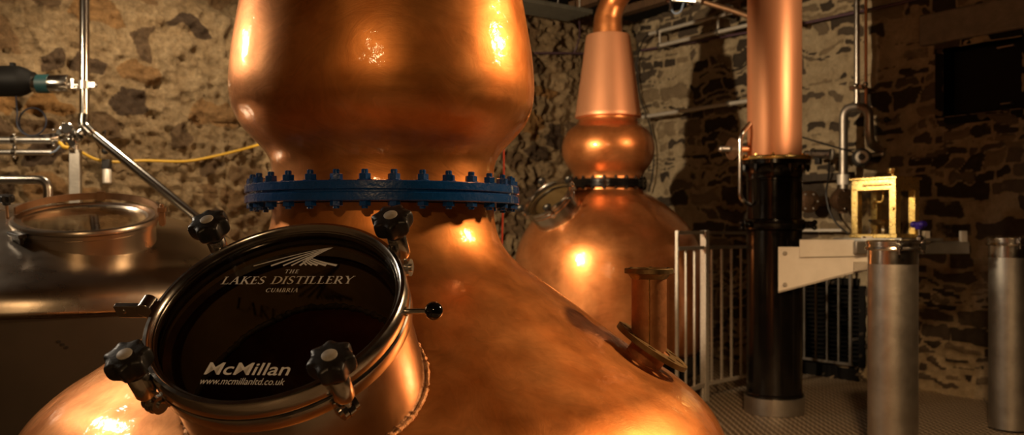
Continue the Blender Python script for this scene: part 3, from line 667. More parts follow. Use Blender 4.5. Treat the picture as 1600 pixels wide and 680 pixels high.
for i in range(4):
    a = PI/4+i*PI/2; p = TX+V((.75*math.cos(a), .75*math.sin(a), 0)); MB().cyl(p, p+Z*.1, .06).build('leg', M['dull_steel'], tk)
tn = V((.05, -.235, .96)).normalized(); tu = V((-tn.y, tn.x, 0)).normalized()*1; tv = tn.cross(tu); tC = P(135, 342.5, 3.36); R_ = .252
tf = (tu, tv, tn)
def tat(deg, r, h): a = math.radians(deg); return tC+(tu*math.cos(a)+tv*math.sin(a))*r+tn*h
nk = LB().lathe([(.232,-.006),(.245,-.008),(.245,-.022),(.238,-.026),(.238,-.20)], tC, tn, 96, fr=tf).build('manway_neck', M['tanktop'], tk)
LB().lathe([(.230,-.006),(.230,-.18)], tC, tn, 96, fr=tf).build('neck_lining', M['inner'], nk)
lr = MB().lathe([(.205,.000),(.212,.008),(.228,.008),(.236,.013),(.248,.011),(.252,.004),(.252,-.004),(.205,-.006)], tC, tn, 96, closed=True, fr=tf).build('manway_lid', M['tanktop'], tk)
MB().lathe([(1e-5,.000),(.208,.000),(.208,.005),(1e-5,.005)], tC, tn, 64, fr=tf).build('glass_pane', M['glass'], lr)
MB().lathe([(.19,-.18),(.236,-.13)], tC, tn, 64, fr=tf).build('inner_rim', M['tanktop'], nk)
bd = LB(); vs = []; N = 40                # brown strap bowed over the far half of the lid
for i in range(N+1):
    d = 6+168*i/N; lift = .010+.012*math.sin(PI*i/N)
    for r, h in ((.246,lift),(.246,lift+.026),(.252,lift+.026),(.252,lift)): vs.append(tat(d, r, h))
bd.add(vs, [(4*i+j, 4*i+(j+1) % 4, 4*i+4+(j+1) % 4, 4*i+4+j) for i in range(N) for j in range(4)]+[(0,1,2,3),(4*N+3,4*N+2,4*N+1,4*N)])
st = bd.build('lid_strap', M['bronze'], lr)
MB().box(tat(90,.249,.036), (.030,.036,.014), (tu,tn,tv)).build('strap_joint', M['bronze'], st)
for d, nm in ((4, 'right'), ): 
    MB().box(tat(d,.262,.035), (.030,.034,.018), (tu,tv,tn)).box(tat(d,.262,.0), (.022,.026,.05), (tu,tv,tn)).cyl(tat(d,.262,-.03), tat(d,.262,.055), .008).build('strap_clamp', M['bronze'], lr, bevel=.002)
ck = MB().cyl(tat(176,.272,-.055), tat(176,.272,.06), .0055, seg=12).box(tat(176,.270,-.055), (.045,.045,.035), (tu,tv,tn)).build('clamp_bolt', M['bronze'], lr, bevel=.002)
kn, cp, bo = star_knob_meshes(.72)
kw = mat_from(tu, tv, tn, tat(176,.272,.035)); inst('clamp_knob', kn, lr, kw)
MB().box(tat(226,.262,-.055), (.012,.055,.075), ((tat(226,1,0)-tC).normalized(), tn.cross((tat(226,1,0)-tC).normalized()), tn)).box(tat(226,.262,-.012), (.03,.075,.014), ((tat(226,1,0)-tC).normalized(), tn.cross((tat(226,1,0)-tC).normalized()), tn)).build('hinge_plate', M['plastic'], nk, bevel=.002)
q = [P(-60,281,4.2), P(62,281,4.2), P(75,292,4.2), P(75,338,4.2)]
MB().tube(bend([P(-60,281,4.2), P(75,281,4.2), P(75,340,4.2)], .05), .0205, 14).build('vent_pipe', M['steel'], tk)
for x0 in (243, 256):
    p = P(x0, 345, 4.35); p.z = .98; MB().lathe([(.016,0),(.016,.19 if x0 == 243 else .17),(.020,.192 if x0 == 243 else .172),(.020,.215 if x0 == 243 else .19),(.012,.22 if x0 == 243 else .195)], p, seg=18).lathe([(.026,-.08),(.026,.03)], p, seg=18).build('dome_fitting', M['bright'], tk)

# ================================================================ PIPEWORK ON THE LEFT
ZP = 4.98; rp = 7.5/F*ZP
e0 = P(132, -40, ZP); e0.z = 2.98; e1 = P(132, 197, ZP); e2 = P(322, 352, ZP); e3 = P(404, 418, ZP); e4 = V((e3.x, e3.y, 0))
dp = empty('steel_pipe', V((e4.x, e4.y, 0)), 'upright polished steel pipe that elbows into a slanting run before the rough limed wall', 'pipe')
MB().tube(bend([e0, e1+Z*.02], .05), rp, 20).build('riser', M['bright'], dp)
MB().tube(bend([e1+Z*.03, e1+V((.012,0,-.015)), e2, e3, e4], .09, 10), rp*1.02, 20).build('slanting_run', M['bright'], dp)
MB().lathe([(rp,-.02),(rp*1.35,-.018),(rp*1.35,.018),(rp,.02)], e1+V((.0,0,.02)), seg=20).tube(bend([e1+Z*.06, e1+V((0,-.01,0)), e1+V((.05,-.02,-.045))], .05), rp*1.3, 18).build('elbow', M['bright'], dp)
cl = P(132, 133, ZP); MB().lathe([(rp*.98,-.022),(rp*1.3,-.022),(rp*1.3,.022),(rp*.98,.022)], cl, seg=20).box(cl+V((.045,-.0,0)), (.03,.03,.025)).cyl(cl+V((.03,0,0)), cl+V((.07,0,0)), .008).build('pipe_clamp', M['steel'], dp)
# actuator clamped to the riser
ac = empty('actuator', P(30,127,ZP), 'black cylindrical actuator with a teal taped steel sleeve, clamped to the upright pipe', 'actuator')
mx = V((1,0,0)); y0 = 127
def aprof(lst): return [(r/F*ZP, x/F*ZP) for x, r in lst]
ao = P(0, 127, ZP)
MB().lathe(aprof([(-60,22),(-56,24),(30,24),(40,21),(50,15),(54,14)]), ao, mx, 32).box(P(20,101,ZP), (.02,.03,.02)).build('motor_body', M['matte_black'], ac)
MB().lathe(aprof([(52,13),(54,14.2),(107,14.2),(109,13)]), P(0,131,ZP), mx, 32).build('sleeve', M['ring'], ac)
MB().lathe(aprof([(60,14.6),(79,14.6)]), P(0,131,ZP), mx, 32).build('teal_tape', M['teal'], ac)
MB().cyl(P(108,133,ZP), P(124,133,ZP), .011).ball(P(118,138,ZP-.02), .012).box(P(113,131,ZP), (.02,.02,.05)).build('coupling', M['steel'], ac)
# dark blue cable that hangs from the actuator in one loop
lc = P(48,190,ZP-.03); lr_ = 22/F*ZP
pts = [P(25,150,ZP-.02), P(26,165,ZP-.02), P(27,178,ZP-.03)]
pts += [lc+V((lr_*math.cos(a), .02*i/20, lr_*math.sin(a))) for i, a in enumerate(np.linspace(PI*.95, PI*3.46, 34))]
pts += [P(64,212,ZP), P(80,210,ZP), P(98,207,ZP)]
tag(MB().tube(bez(pts, 6), .0045, 8).build('cable', M['cable_blue'], loc=P(25,150,ZP-.02)), 'thin dark cable hanging in one loop below the black actuator', 'cable')
# two horizontal pipes at the left edge
for (ya, x1, rr, lab) in ((219, 92, 6, 'thicker, upper of two level steel pipes running into the valve cluster'), (238, 82, 4.6, 'thinner, lower of two level steel pipes below the looped cable')):
    tag(MB().tube([P(-150,ya,ZP), P(x1,ya,ZP)], rr/F*ZP, 16).build('steel_pipe', M['steel'], loc=P(0,ya,ZP)), lab, 'pipe', 'level pipes by the valve cluster')
pc = empty('pipe_bracket', P(23,228,ZP), 'small double pipe clamp joining the two level pipes by the valve cluster', 'clamp')
for ya, rr in ((219,6),(238,4.6)):
    MB().lathe([(rr/F*ZP,-.012),(rr/F*ZP*1.45,-.012),(rr/F*ZP*1.45,.012),(rr/F*ZP,.012)], P(23,ya,ZP), mx, 18, closed=True).build('clamp_ring', M['ring'], pc)
MB().box(P(23,229,ZP-.0), (.016,.016,.035)).ball(P(22,211,ZP-.01), .010).ball(P(23,231,ZP-.025), .010).ball(P(23,246,ZP), .010).build('clamp_screw', M['bright'], pc)
# valve cluster on a flat post
vp = empty('valve_cluster', P(110,228,ZP), 'cluster of small chrome fittings and valves on a flat post beside the pipe elbow', 'valve')
p0 = P(118, 234, ZP); MB().box(V((p0.x, p0.y, p0.z/2)), (17/F*ZP, .03, p0.z)).build('post', M['dull_steel'], vp, bevel=.003)
for (x0, y0_, rr, L_, ax_) in ((86,216,9,.05,(1,.4,.2)),(104,203,10,.06,(.5,-1,.1)),(118,214,10,.06,(1,-.2,.5)),(113,222,8,.05,(.3,-1,-.3)),(124,207,8,.05,(1,.1,.6)),(96,208,7,.04,(0,-1,.3))):
    c = P(x0, y0_, ZP-.02); d = V(ax_).normalized(); q_ = rr/F*ZP
    f = MB().lathe([(q_*.8,-L_/2),(q_,-L_/2+.004),(q_,-.006),(q_*.7,-.004),(q_*.7,.004),(q_,.006),(q_,L_/2-.004),(q_*.8,L_/2)], c, d, 18).build('fitting', M['bright'], vp)
    MB().lathe([(q_*.72,L_/2-.002),(q_*.72,L_/2+.002)], c, d, 16).build('fitting_bore', M['plastic'], f)
for x0, y0_ in ((99,192),(84,203),(84,227),(116,231),(128,196),(96,221)): MB().ball(P(x0,y0_,ZP-.05), .0085).build('knurled_screw', M['bright'], vp)
MB().tube(bez([P(93,222,ZP-.05), P(99,229,ZP-.06), P(107,231,ZP-.05)], 6), .010, 10).build('yellow_lever', M['yellow'], vp)
MB().cyl(P(128,212,ZP), e1, .016).cyl(P(90,219,ZP), P(128,212,ZP), .014).cyl(P(118,212,ZP), p0, .014).build('cross_pipe', M['steel'], vp)
tag(MB().tube(bez([P(78,239,ZP-.01), P(88,235,ZP-.03), P(98,223,ZP-.04)], 8), .0055, 8).build('hose', M['hose'], loc=P(88,235,ZP)), 'short pale blue hose from the lower level pipe to the valve cluster', 'hose')
# things on the left wall
yc = bez([onL(128,238,.05), onL(150,249,.05), onL(180,253,.05), onL(225,251,.05), onL(290,252,.05), onL(345,242,.05), onL(402,227,.05), onL(470,205,.05), onL(560,180,.05)], 8)
tag(MB().tube(yc, .0085, 8).build('cable', M['yellow'], loc=onL(225,251,.05)), 'yellow cable strung across the rough limed stone wall', 'cable')
sn_ = empty('sensor', onL(168,262,.07), 'small grey sensor with black cap hanging on the limed wall by the yellow cable', 'sensor')
sp_ = onL(167,268,.08)
MB().lathe([(.022,-.075),(.026,-.07),(.026,.01),(.02,.018)], sp_, seg=20).build('sensor_body', M['plate'], sn_)
MB().box(sp_+Z*.045, (.05,.05,.06)).build('sensor_cap', M['plastic'], sn_, bevel=.006)
MB().cyl(sp_+Z*.045+D2*-.1, sp_+Z*.045, .012).build('wall_stud', M['plastic'], sn_)
pk = onL(164,236,.12); MB_ = MB().ball(pk, .022).cyl(pk, pk+Z*.13, .004, seg=8).cyl(pk+Z*.12-D2*.14, pk+Z*.12+D2*.01, .006, seg=8)
tag(MB_.build('pull_knob', M['plastic'], loc=pk), 'small black ball knob hanging on a rod just above the grey sensor', 'knob')
rc = [V((P(787,235,3.7).x, 3.7, 2.98)), P(787,235,3.7), P(790,285,3.7), P(785,350,3.7), V((P(783,370,3.7).x, 3.7, .45)), V((P(783,370,3.7).x+.05, 3.75, .01))]
tag(MB().tube(bez(rc, 10), .0038, 8).build('cord', M['red'], loc=rc[0]), 'thin red cord hanging behind the edge of the blue flange', 'cord')
tag(MB().tube([onL(836,83,.045), onL(880,83,.045), onL(930,84,.045), onL(975,84,.045)], .010, 8).build('cable', M['purple'], loc=onL(880,83,.04)), 'dark cable clipped level along the shaded wall between the two stills', 'cable')
dc = bez([onL(905,34,.3), onL(906,52,.2), onL(902,70,.08), onL(897,82,.05)], 8)
tag(MB().tube(dc, .007, 8).build('cable', M['purple'], loc=onL(902,70,.08)), 'short cable dropping from the end of the ribbed tray to the shaded wall', 'cable')

# ribbed tray hung under the ceiling near the left wall
tr = empty('cable_tray', V((.32, 7.2, 2.8)), 'long grey ribbed tray hung under the ceiling near the corner', 'tray')
ta, tb = V((.555, 7.42, 2.80)), V((.555, 7.42, 2.80))+D1*3.2; mid = (ta+tb)/2; tray = MB()
tray.box(mid+Z*.03, (3.2,.32,.012), AX)
for i in range(7): tray.box(mid+D2*(-.15+.05*i)+Z*.014, (3.2,.020,.028), AX)
tray.build('tray_body', M['tray'], tr)
for i in range(3):
    for sgn in (-1, 1):
        p = ta+D1*(.12+i*1.4)+D2*(sgn*.14); MB().cyl(p+Z*.03, V((p.x, p.y, HC+.17)), .006, seg=8).build('hanger', M['dull_steel'], tr)

# ================================================================ RIGHT WALL PIPES
def wallpipe(pts, r, m, lab, grp=None, off=.16, clamps=()):
    a = [onR(x, y, off) for x, y in pts]
    o = empty('steel_pipe', a[0], lab, 'pipe', grp)
    MB().tube(a, r, 14).build('pipe', m, o)
    for x, y in clamps:
        c = onR(x, y, off); MB().lathe([(r,-.014),(r*1.7,-.014),(r*1.7,.014),(r,.014)], c, D2, 16, closed=True).cyl(c-D1*(off+.05), c-D1*r, .010, seg=10).build('wall_clamp', M['dull_steel'], o)
wallpipe([(1015,53),(1145,19)], .015, M['plate'], 'topmost of three slim wall pipes between rear still and copper tube', 'slim pipes on the slate wall', clamps=((1030,49),(1122,25)))
wallpipe([(1028,72),(1180,36.5)], .016, M['plate'], 'middle of three slim wall pipes between rear still and copper tube', 'slim pipes on the slate wall', clamps=((1031,71.3),(1122,50)))
wallpipe([(1004,183),(1190,154.5)], .016, M['plate'], 'lowest of three slim wall pipes between rear still and copper tube', 'slim pipes on the slate wall', clamps=((1012,181.8),(1140,162)))
for x, ya, yb, lab in ((1031,50,71,'short steel link joining the two high wall pipes next to the rear still'), (1122,26,49.5,'short steel link joining the two high wall pipes next to the copper tube')):
    tag(MB().cyl(onR(x,ya,.165), onR(x,yb,.165), .010, seg=12).build('pipe_link', M['galv'], loc=onR(x,ya,.165)), lab, 'link', 'links between wall pipes')
tag(MB().tube(bez([onR(1000,79,.05), onR(1080,66,.05), onR(1160,52,.05), onR(1246,38,.05), onR(1333,20,.05), onR(1395,7,.05), onR(1440,-4,.05)], 6), .011, 8).build('cable', M['purple'], loc=onR(1160,52,.05)), 'dull purple cable running along the top of the coursed slate wall', 'cable')
tag(MB().tube(bez([onR(1015,53,.15), onR(1006,62,.12), onR(999,80,.07), onR(995,105,.06), onR(1000,150,.06), onR(1012,185,.06), onR(1019,215,.06), onR(1021,260,.06), onR(1014,300,.06)], 8), .007, 8).build('cable', M['dark_cable'], loc=onR(999,80,.07)), 'thin black cable drooping down the slate wall beside the rear still', 'cable')
# bronze pipe and valves under the ceiling
bp_ = empty('bronze_pipe', P(1120,10,6.3), 'brown pipe with small valves under the ceiling, running behind the tall copper tube', 'pipe')
MB().tube([P(1060,-9,6.5), P(1100,3,6.4), P(1140,15,6.3), P(1172,26,6.2)], .020, 14).build('pipe', M['bronze'], bp_)
for x, y in ((1138,14),(1094,1)): MB().lathe([(.020,-.02),(.032,-.02),(.032,.02),(.020,.02)], P(x,y,6.38), P(1140,15,6.3)-P(1100,3,6.4), 16).build('pipe_union', M['dull_steel'], bp_)
MB().cyl(P(1048,-2,6.5), P(1048,16,6.5), .016).cyl(P(1040,2,6.5), P(1058,1,6.5), .010).cyl(P(1048,0,6.5), P(1100,3,6.4), .012).ball(P(1076,7,6.45), .018).ball(P(1086,5,6.45), .016).build('valve', M['bright'], bp_)
MB().tube(bez([P(1049,15,6.5), P(1055,21,6.48), P(1064,17,6.46), P(1068,4,6.45)], 8), .007, 8).build('hose', M['hose'], bp_)
hn = P(1100,3,6.4); MB().cyl(hn, V((hn.x, hn.y, HC+.1)), .01).build('hanger', M['dull_steel'], bp_)

# ================================================================ COPPER COLUMN
CX = V((1.539, 5.35, 0)); YC = 5.35
def hc(y): return EYE-(y-364)/F*YC
cc = empty('copper_column', CX, 'tall copper tube on a glossy black pipe with steel foot collar', 'column')
rc_ = .155
MB().lathe([(rc_,hc(247)),(rc_,2.80),(.12,2.86),(1e-4,2.87)], CX, seg=72).build('copper_tube', M['copper_tube'], cc)
bf = MB().lathe([(rc_-.002,hc(246)),(.208,hc(246)),(.212,hc(247.5)),(.212,hc(250)),(.208,hc(251.5)),(rc_-.02,hc(251.5))], CX, seg=72).build('brass_flange', M['brass'], cc)
fb = MB().lathe([(.009,0),(.009,.012)], seg=6).mesh('flange_bolt', M['brass'])
for i in range(12): inst('flange_bolt', fb, bf, Matrix.Translation(CX+V((.186*math.cos(.2+i*PI/6), .186*math.sin(.2+i*PI/6), hc(246)))))
bk = MB().lathe([(.206,hc(251.6)),(.206,hc(258)),(.188,hc(261)),(.170,hc(266)),(.160,hc(273)),(.158,hc(279)),(.163,hc(280)),(.163,hc(283)),(.158,hc(284)),(.156,hc(343))], CX, seg=72).build('upper_casing', M['black_paint'], cc)
nt_ = MB().lathe([(.014,-.028),(.014,0)], seg=6).lathe([(.008,-.04),(.008,-.02)], seg=10).mesh('casing_bolt', M['black_paint'])
for i in range(12): inst('casing_bolt', nt_, bk, Matrix.Translation(CX+V((.188*math.cos(.2+i*PI/6), .188*math.sin(.2+i*PI/6), hc(259)))))
cr = MB().lathe([(.156,hc(342)),(.172,hc(344)),(.176,hc(349)),(.178,hc(350)),(.176,hc(351)),(.172,hc(358)),(.157,hc(361))], CX, seg=72).build('clamp_ring', M['black_paint'], cc)
for a in (-.35, PI+.35):
    d = V((math.cos(a), math.sin(a), 0)); p = CX+d*.195+Z*hc(351); s_ = V((-d.y, d.x, 0))
    MB().box(p, (.05,.05,.04), (d, s_, Z)).cyl(p-s_*.045, p+s_*.045, .012, seg=10).ball(p+d*.03+Z*.012, .016).ball(p+d*.028-Z*.018, .016).build('clamp_lug', M['black_paint'], cr, bevel=.004)
MB().lathe([(.158,hc(361)),(.158,hc(612)),(.166,hc(614)),(.166,hc(619))], CX, seg=72).build('lower_casing', M['black_paint'], cc)
MB().lathe([(.160,hc(617)),(.174,hc(618)),(.174,.002),(.160,0)], CX, seg=72).build('foot_collar', M['dull_steel'], cc)
lf = V((-1, -.15, 0)).normalized(); lp = CX+lf*rc_+Z*hc(234)
fl = MB().cyl(lp-lf*.02, lp+lf*.085, .017).build('side_stub', M['copper_tube'], cc)
MB().lathe([(.062,0),(.066,.004),(.066,.020),(.062,.024)], lp+lf*.088, (lf+V((0,-.25,0))), 32).build('stub_flange', M['flangebrown'], fl)
MB().cyl(lp+lf*.11, lp+lf*.17, .016).ball(lp+lf*.17, .018).build('stub_plug', M['dull_steel'], fl)
for x_ in (0, ): pass
lo = [P(1172,193,5.3), P(1160,207,5.25), P(1156.5,216,5.25), P(1156.5,305,5.25), P(1160,314,5.25), P(1173,321,5.3)]
MB().tube(bend(lo, .05), .0125, 14).build('sight_tube', M['bright'], cc)

# ================================================================ BRACKET, SAFE, POSTS
Ab, Bb = P(1216, 364, 5.175), P(1360, 364, 5.03)
bx = (Bb-Ab); bx.z = 0; Lb = bx.length; bx.normalize(); by = V((bx.y, -bx.x, 0))      # by faces the viewer
br = empty('shelf_bracket', V((Ab.x, Ab.y, .8)), 'pale sheet steel bracket shelf bolted to the black column', 'bracket')
def bz(y, Y=5.1): return EYE-(y-364)/F*Y
gus = MB().prism([(0,bz(386,5.175)),(0,bz(455,5.175)),(Lb*.80,bz(425,5.06)),(Lb*1.25,bz(411,5.0)),(Lb*1.25,bz(395,5.0)),(Lb,bz(378,5.03)),(Lb,bz(386,5.03)),(Lb*.25,bz(386,5.14))], V((Ab.x,Ab.y,0)), bx, Z, by, -.005).build('gusset', M['plate'], br)
MB().prism([(.0,bz(455,5.175)),(0,bz(458,5.175)),(Lb*.80,bz(428,5.06)),(Lb*1.25,bz(414,5.0)),(Lb*1.25,bz(411,5.0)),(Lb*.80,bz(425,5.06))], V((Ab.x,Ab.y,0))-by*.05, bx, Z, by, .055).build('gusset_lip', M['dull_steel'], br)
MB().prism([(Lb*.235,bz(374.5,5.14)),(Lb*.235,bz(402,5.14)),(Lb*1.0,bz(400,5.03)),(Lb*1.0,bz(374.5,5.03))], V((Ab.x,Ab.y,0))+by*.002, bx, Z, by, .012).build('side_plate', M['plate'], br, bevel=.001)
MB().prism([(Lb*.90,bz(369,5.03)),(Lb*.90,bz(397,5.03)),(Lb*1.02,bz(397,5.03)),(Lb*1.02,bz(369,5.03))], V((Ab.x,Ab.y,0))+by*.015, bx, Z, by, .012).build('end_lug', M['plate'], br, bevel=.002)
MB().prism([(Lb*.82,bz(409,5.05)),(Lb*.82,bz(424,5.05)),(Lb*1.3,bz(412,5.0)),(Lb*1.3,bz(409,5.0))], V((Ab.x,Ab.y,0))+by*.004, bx, Z, by, .06).build('stiffener', M['dull_steel'], br)
for x_, y_ in ((.05,396),(.05,445)):
    p = V((Ab.x,Ab.y,0))+bx*(x_*Lb+.012)+Z*bz(y_,5.17); MB().lathe([(.013,0),(.013,.007),(.009,.010)], p, by, 6).build('bolt', M['dull_steel'], gus)
for x_, y_ in ((.93,372),): p = V((Ab.x,Ab.y,0))+bx*(x_*Lb)+by*.026+Z*bz(y_,5.02); MB().lathe([(.010,0),(.010,.007)], p, by, 12).build('lug_bolt', M['bright'], gus)
SZ = 1.022; SC = V((2.063, 4.9, 0))            # nearest corner of the safe; it stands square to the walls
sd, se = -D2, -D1                               # along its two visible faces
sh = MB().box(SC+sd*.14+se*.14+Z*(SZ-.009), (.42,.40,.016), (sd,se,Z))
sh.build('shelf_plate', M['dull_steel'], br)
pA, pB = P(1335,388,5.02), P(1512,388,5.02); pm_ = (pA+pB)/2; pm_.z = SZ-.053
MB().box(pm_, ((pB-pA).length, .05, .070)).build('cross_bar', M['dull_steel'], br, bevel=.004)
for x_ in (1447, 1505): p = P(x_,377,5.0); MB().box(V((p.x, p.y, SZ+.008)), (.034,.03,.062)).build('end_block', M['white'], br, bevel=.003)
# spirit safe
sf = empty('spirit_safe', SC+sd*.13+se*.11+Z*SZ, 'brass framed glass spirit safe standing on the bracket shelf', 'spirit safe')
SW, SD_, SH = .275, .225, .335
def sbox(mb, a0, a1, b0, b1, z0, z1): return mb.box(SC+sd*((a0+a1)/2)+se*((b0+b1)/2)+Z*(SZ+(z0+z1)/2), (abs(a1-a0), abs(b1-b0), abs(z1-z0)), (sd, se, Z))
for a in (0, SW-.042):
    for b in (0, SD_-.042): sbox(MB(), a, a+.042, b, b+.042, .02, SH-.06).build('corner_post', M['brass'], sf, bevel=.003)
sbox(MB(), -.008, SW+.008, -.008, SD_+.008, 0, .022).build('base', M['brass'], sf, bevel=.003)
f = MB(); sbox(f, 0, SW, 0, SD_, SH-.075, SH-.012); sbox(f, -.010, SW+.010, -.010, SD_+.010, SH-.016, SH)
top = f.build('lid', M['brass'], sf, bevel=.004)
tcen = SC+sd*(SW/2-.05)+se*(SD_/2)+Z*(SZ+SH); MB().lathe([(.012,-.002),(.012,.018),(.030,.020),(.032,.024),(.032,.046),(.028,.050),(1e-4,.051)], tcen, seg=24).build('lid_knob', M['brass'], top)
MB().tube([SC+sd*.03-se*.004+Z*(SZ+SH-.045), SC+sd*.20-se*.004+Z*(SZ+SH-.045)], .006, 10).build('moulding', M['brass'], top)
for a0, a1, b0, b1 in ((.04,SW-.04,.004,.008),(.04,SW-.04,SD_-.008,SD_-.004),(.004,.008,.04,SD_-.04),(SW-.008,SW-.004,.04,SD_-.04)): sbox(MB(), a0, a1, b0, b1, .02, SH-.07).build('glass_pane', M['glass'], sf)
ic = SC+sd*(SW/2+.01)+se*(SD_/2)+Z*SZ
MB().lathe([(.02,.022),(.014,.03),(.014,.055),(.06,.075),(.082,.10),(.080,.102),(.056,.08),(.012,.062)], ic, seg=36).build('collecting_bowl', M['bright'], sf)
MB().tube(bend([ic+Z*.26, ic+Z*.20, ic+Z*.20+sd*.06, ic+sd*.06+Z*.16], .02), .009, 12).build('spout', M['brass'], sf)
MB().cyl(SC-se*.012+sd*.02+Z*(SZ+.16), SC+sd*.02+Z*(SZ+.16), .009).build('door_catch', M['brass'], sf)
# valve with violet-blue wheel
vv_ = P(1437, 372, 4.83); vv_.z = SZ
vb_ = empty('valve', vv_, 'small valve with violet blue lobed handle beside the spirit safe', 'valve')
zt_ = EYE-(352-364)/F*4.83
MB().cyl(vv_-Z*.012, V((vv_.x,vv_.y,zt_-.01)), .008).lathe([(.022,-.014),(.022,.006),(.012,.014)], vv_, seg=16).build('stem', M['ring'], vb_)
hw = MB(); hw.lathe([(.020,-.022),(.026,-.014),(.026,.012),(.018,.018)], V((vv_.x,vv_.y,zt_)), seg=20)
for i in range(3):
    a = .4+i*2*PI/3; c = V((vv_.x+.030*math.cos(a), vv_.y+.030*math.sin(a), zt_+.004)); hw.ball(c, .018, 14)
hw.build('handle', M['blue_plastic'], vb_)

def post(name, px, Yp, r, top_y, lab, m):
    x = (px-800)/F*Yp; b = V((x, Yp, 0)); zt = EYE-(top_y-364)/F*Yp
    o = empty(name, b, lab, 'steel post', 'steel posts by the still')
    MB().lathe([(r*1.0,0),(r*1.0,zt-.085)], b, seg=56).build('tube', m, o)
    MB().lathe([(r*1.003,zt-.087),(r*1.003,zt-.02)], b, seg=56).build('polished_sleeve', M['ring'], o)
    cr = MB().lathe([(r,zt-.024),(r*1.10,zt-.024),(r*1.13,zt-.017),(r*1.11,zt-.010),(r*1.05,zt-.008),(r*1.05,zt+.004),(r*1.09,zt+.006),(r*1.09,zt+.013),(r*1.04,zt+.016)], b, seg=56).build('clamp_ring', M['ring'], o)
    MB().lathe([(r*1.06,zt+.012),(r*1.08,zt+.018),(r*1.0,zt+.023),(1e-4,zt+.025)], b, seg=56).build('lid', M['ring'], o)
    for a, s in ((-.25, 1.), (-1.75, .8)):
        d = V((math.cos(a), math.sin(a), 0)); t_ = V((-d.y, d.x, 0)); p = b+d*(r*1.16)+Z*(zt-.006)
        MB().box(p, (.026*s,.032*s,.040*s), (d,t_,Z)).cyl(p-Z*.035+d*.006, p+Z*.03+d*.006, .007*s, seg=10).lathe([(.011*s,-.004),(.011*s,.004)], p+d*.015, d, 12).build('latch', M['bright'], cr, bevel=.002)
    return o
fp = post('steel_post', 1395, 4.2, .109, 383, 'upright stainless steel post with clamped lid, nearest in front of the spirit safe', M['dull_steel'])
rp_ = copy_tree(fp); rp_['label'] = 'upright stainless steel post with clamped lid standing alone below the black hatch'
rp_.location = V(((1580-800)/F*4.87, 4.87, .012))
# dark seam down the front of the far post is only its own shade; nothing to add

# ================================================================ GATE AND RAILINGS
g0 = V((1.205, 5.70, 0)); g1 = V((1.56, 6.04, 0)); gd = (g1-g0).normalized(); gl = V((.985, 5.36, 0)); ld = (gl-g0).normalized()
def bar(mb, p, z0, z1, w, ax): return mb.box(V((p.x,p.y,(z0+z1)/2)), (w,w,z1-z0), ax)
def rail(mb, p, q, z, w, ax): m_ = (p+q)/2; return mb.box(V((m_.x,m_.y,z)), ((q-p).length, w, w), ax)
def gax(d): return (d, V((-d.y,d.x,0)), Z)
ra = empty('railing', g0, 'galvanised railing running from its square post to behind the black column', 'railing')
bar(MB(), g0, 0, 1.065, .042, gax(gd)).build('post', M['galv'], ra, bevel=.003)
ge = g0+gd*.90; q0 = g0+gd*.02
rail(MB(), q0, ge, 1.05, .020, gax(gd)).build('top_rail', M['dull_steel'], ra)
rail(MB(), q0, ge, .958, .022, gax(gd)).build('mid_rail', M['dull_steel'], ra)
rail(MB(), q0, ge, .105, .022, gax(gd)).build('bottom_rail', M['galv'], ra)
for i in range(7): bar(MB(), g0+gd*(.075+.112*i), .105, .955, .012, gax(gd)).build('bar', M['galv'], ra)
bar(MB(), ge, 0, 1.06, .03, gax(gd)).build('end_post', M['galv'], ra)
gt = empty('gate', g0+ld*.03, 'narrow galvanised gate standing open in front of the rear still', 'gate')
h0 = g0+ld*.035; h1 = g0+ld*.445
for z, w_ in ((1.052,.022),(.958,.022),(.105,.024)): rail(MB(), h0, h1, z, w_, gax(ld)).build('rail', M['galv'], gt)
for p in (h1,): bar(MB(), p, .095, 1.062, .016, gax(ld)).build('stile', M['galv'], gt)
for i in range(2): bar(MB(), h0+ld*(.137*(i+1)),   .105, .958, .011, gax(ld)).build('bar', M['galv'], gt)
MB().cyl(V((h0.x,h0.y,.0)), V((h0.x,h0.y,.1)), .009, seg=10).build('pivot', M['galv'], gt)
# bars over the low vent
vg = empty('barred_grille', CORNER+D2*VU1+D1*.05, 'steel bar grille over the dark louvred vent low in the slate wall', 'grille')
gz1 = .86
us = [uR(onR(x, 500, .06)) for x in (1240,1257,1275,1292.5,1310.5,1329)]
def wp(u, n=.06): return CORNER+D2*u+D1*n
for u in us: bar(MB(), wp(u), .12, gz1, .018 if u == us[-1] else .012, AX).build('bar', M['dull_steel'], vg)
for z in (.125, gz1): rail(MB(), wp(us[0]-.1), wp(us[-1]+.012), z, .018, (D2, D1, Z)).build('rail', M['dull_steel'], vg)
for u in (us[0]-.1, us[-1]): MB().box(wp(u,-.01)+Z*.30, (.13,.02,.02), AX).build('wall_stub', M['galv'], vg)

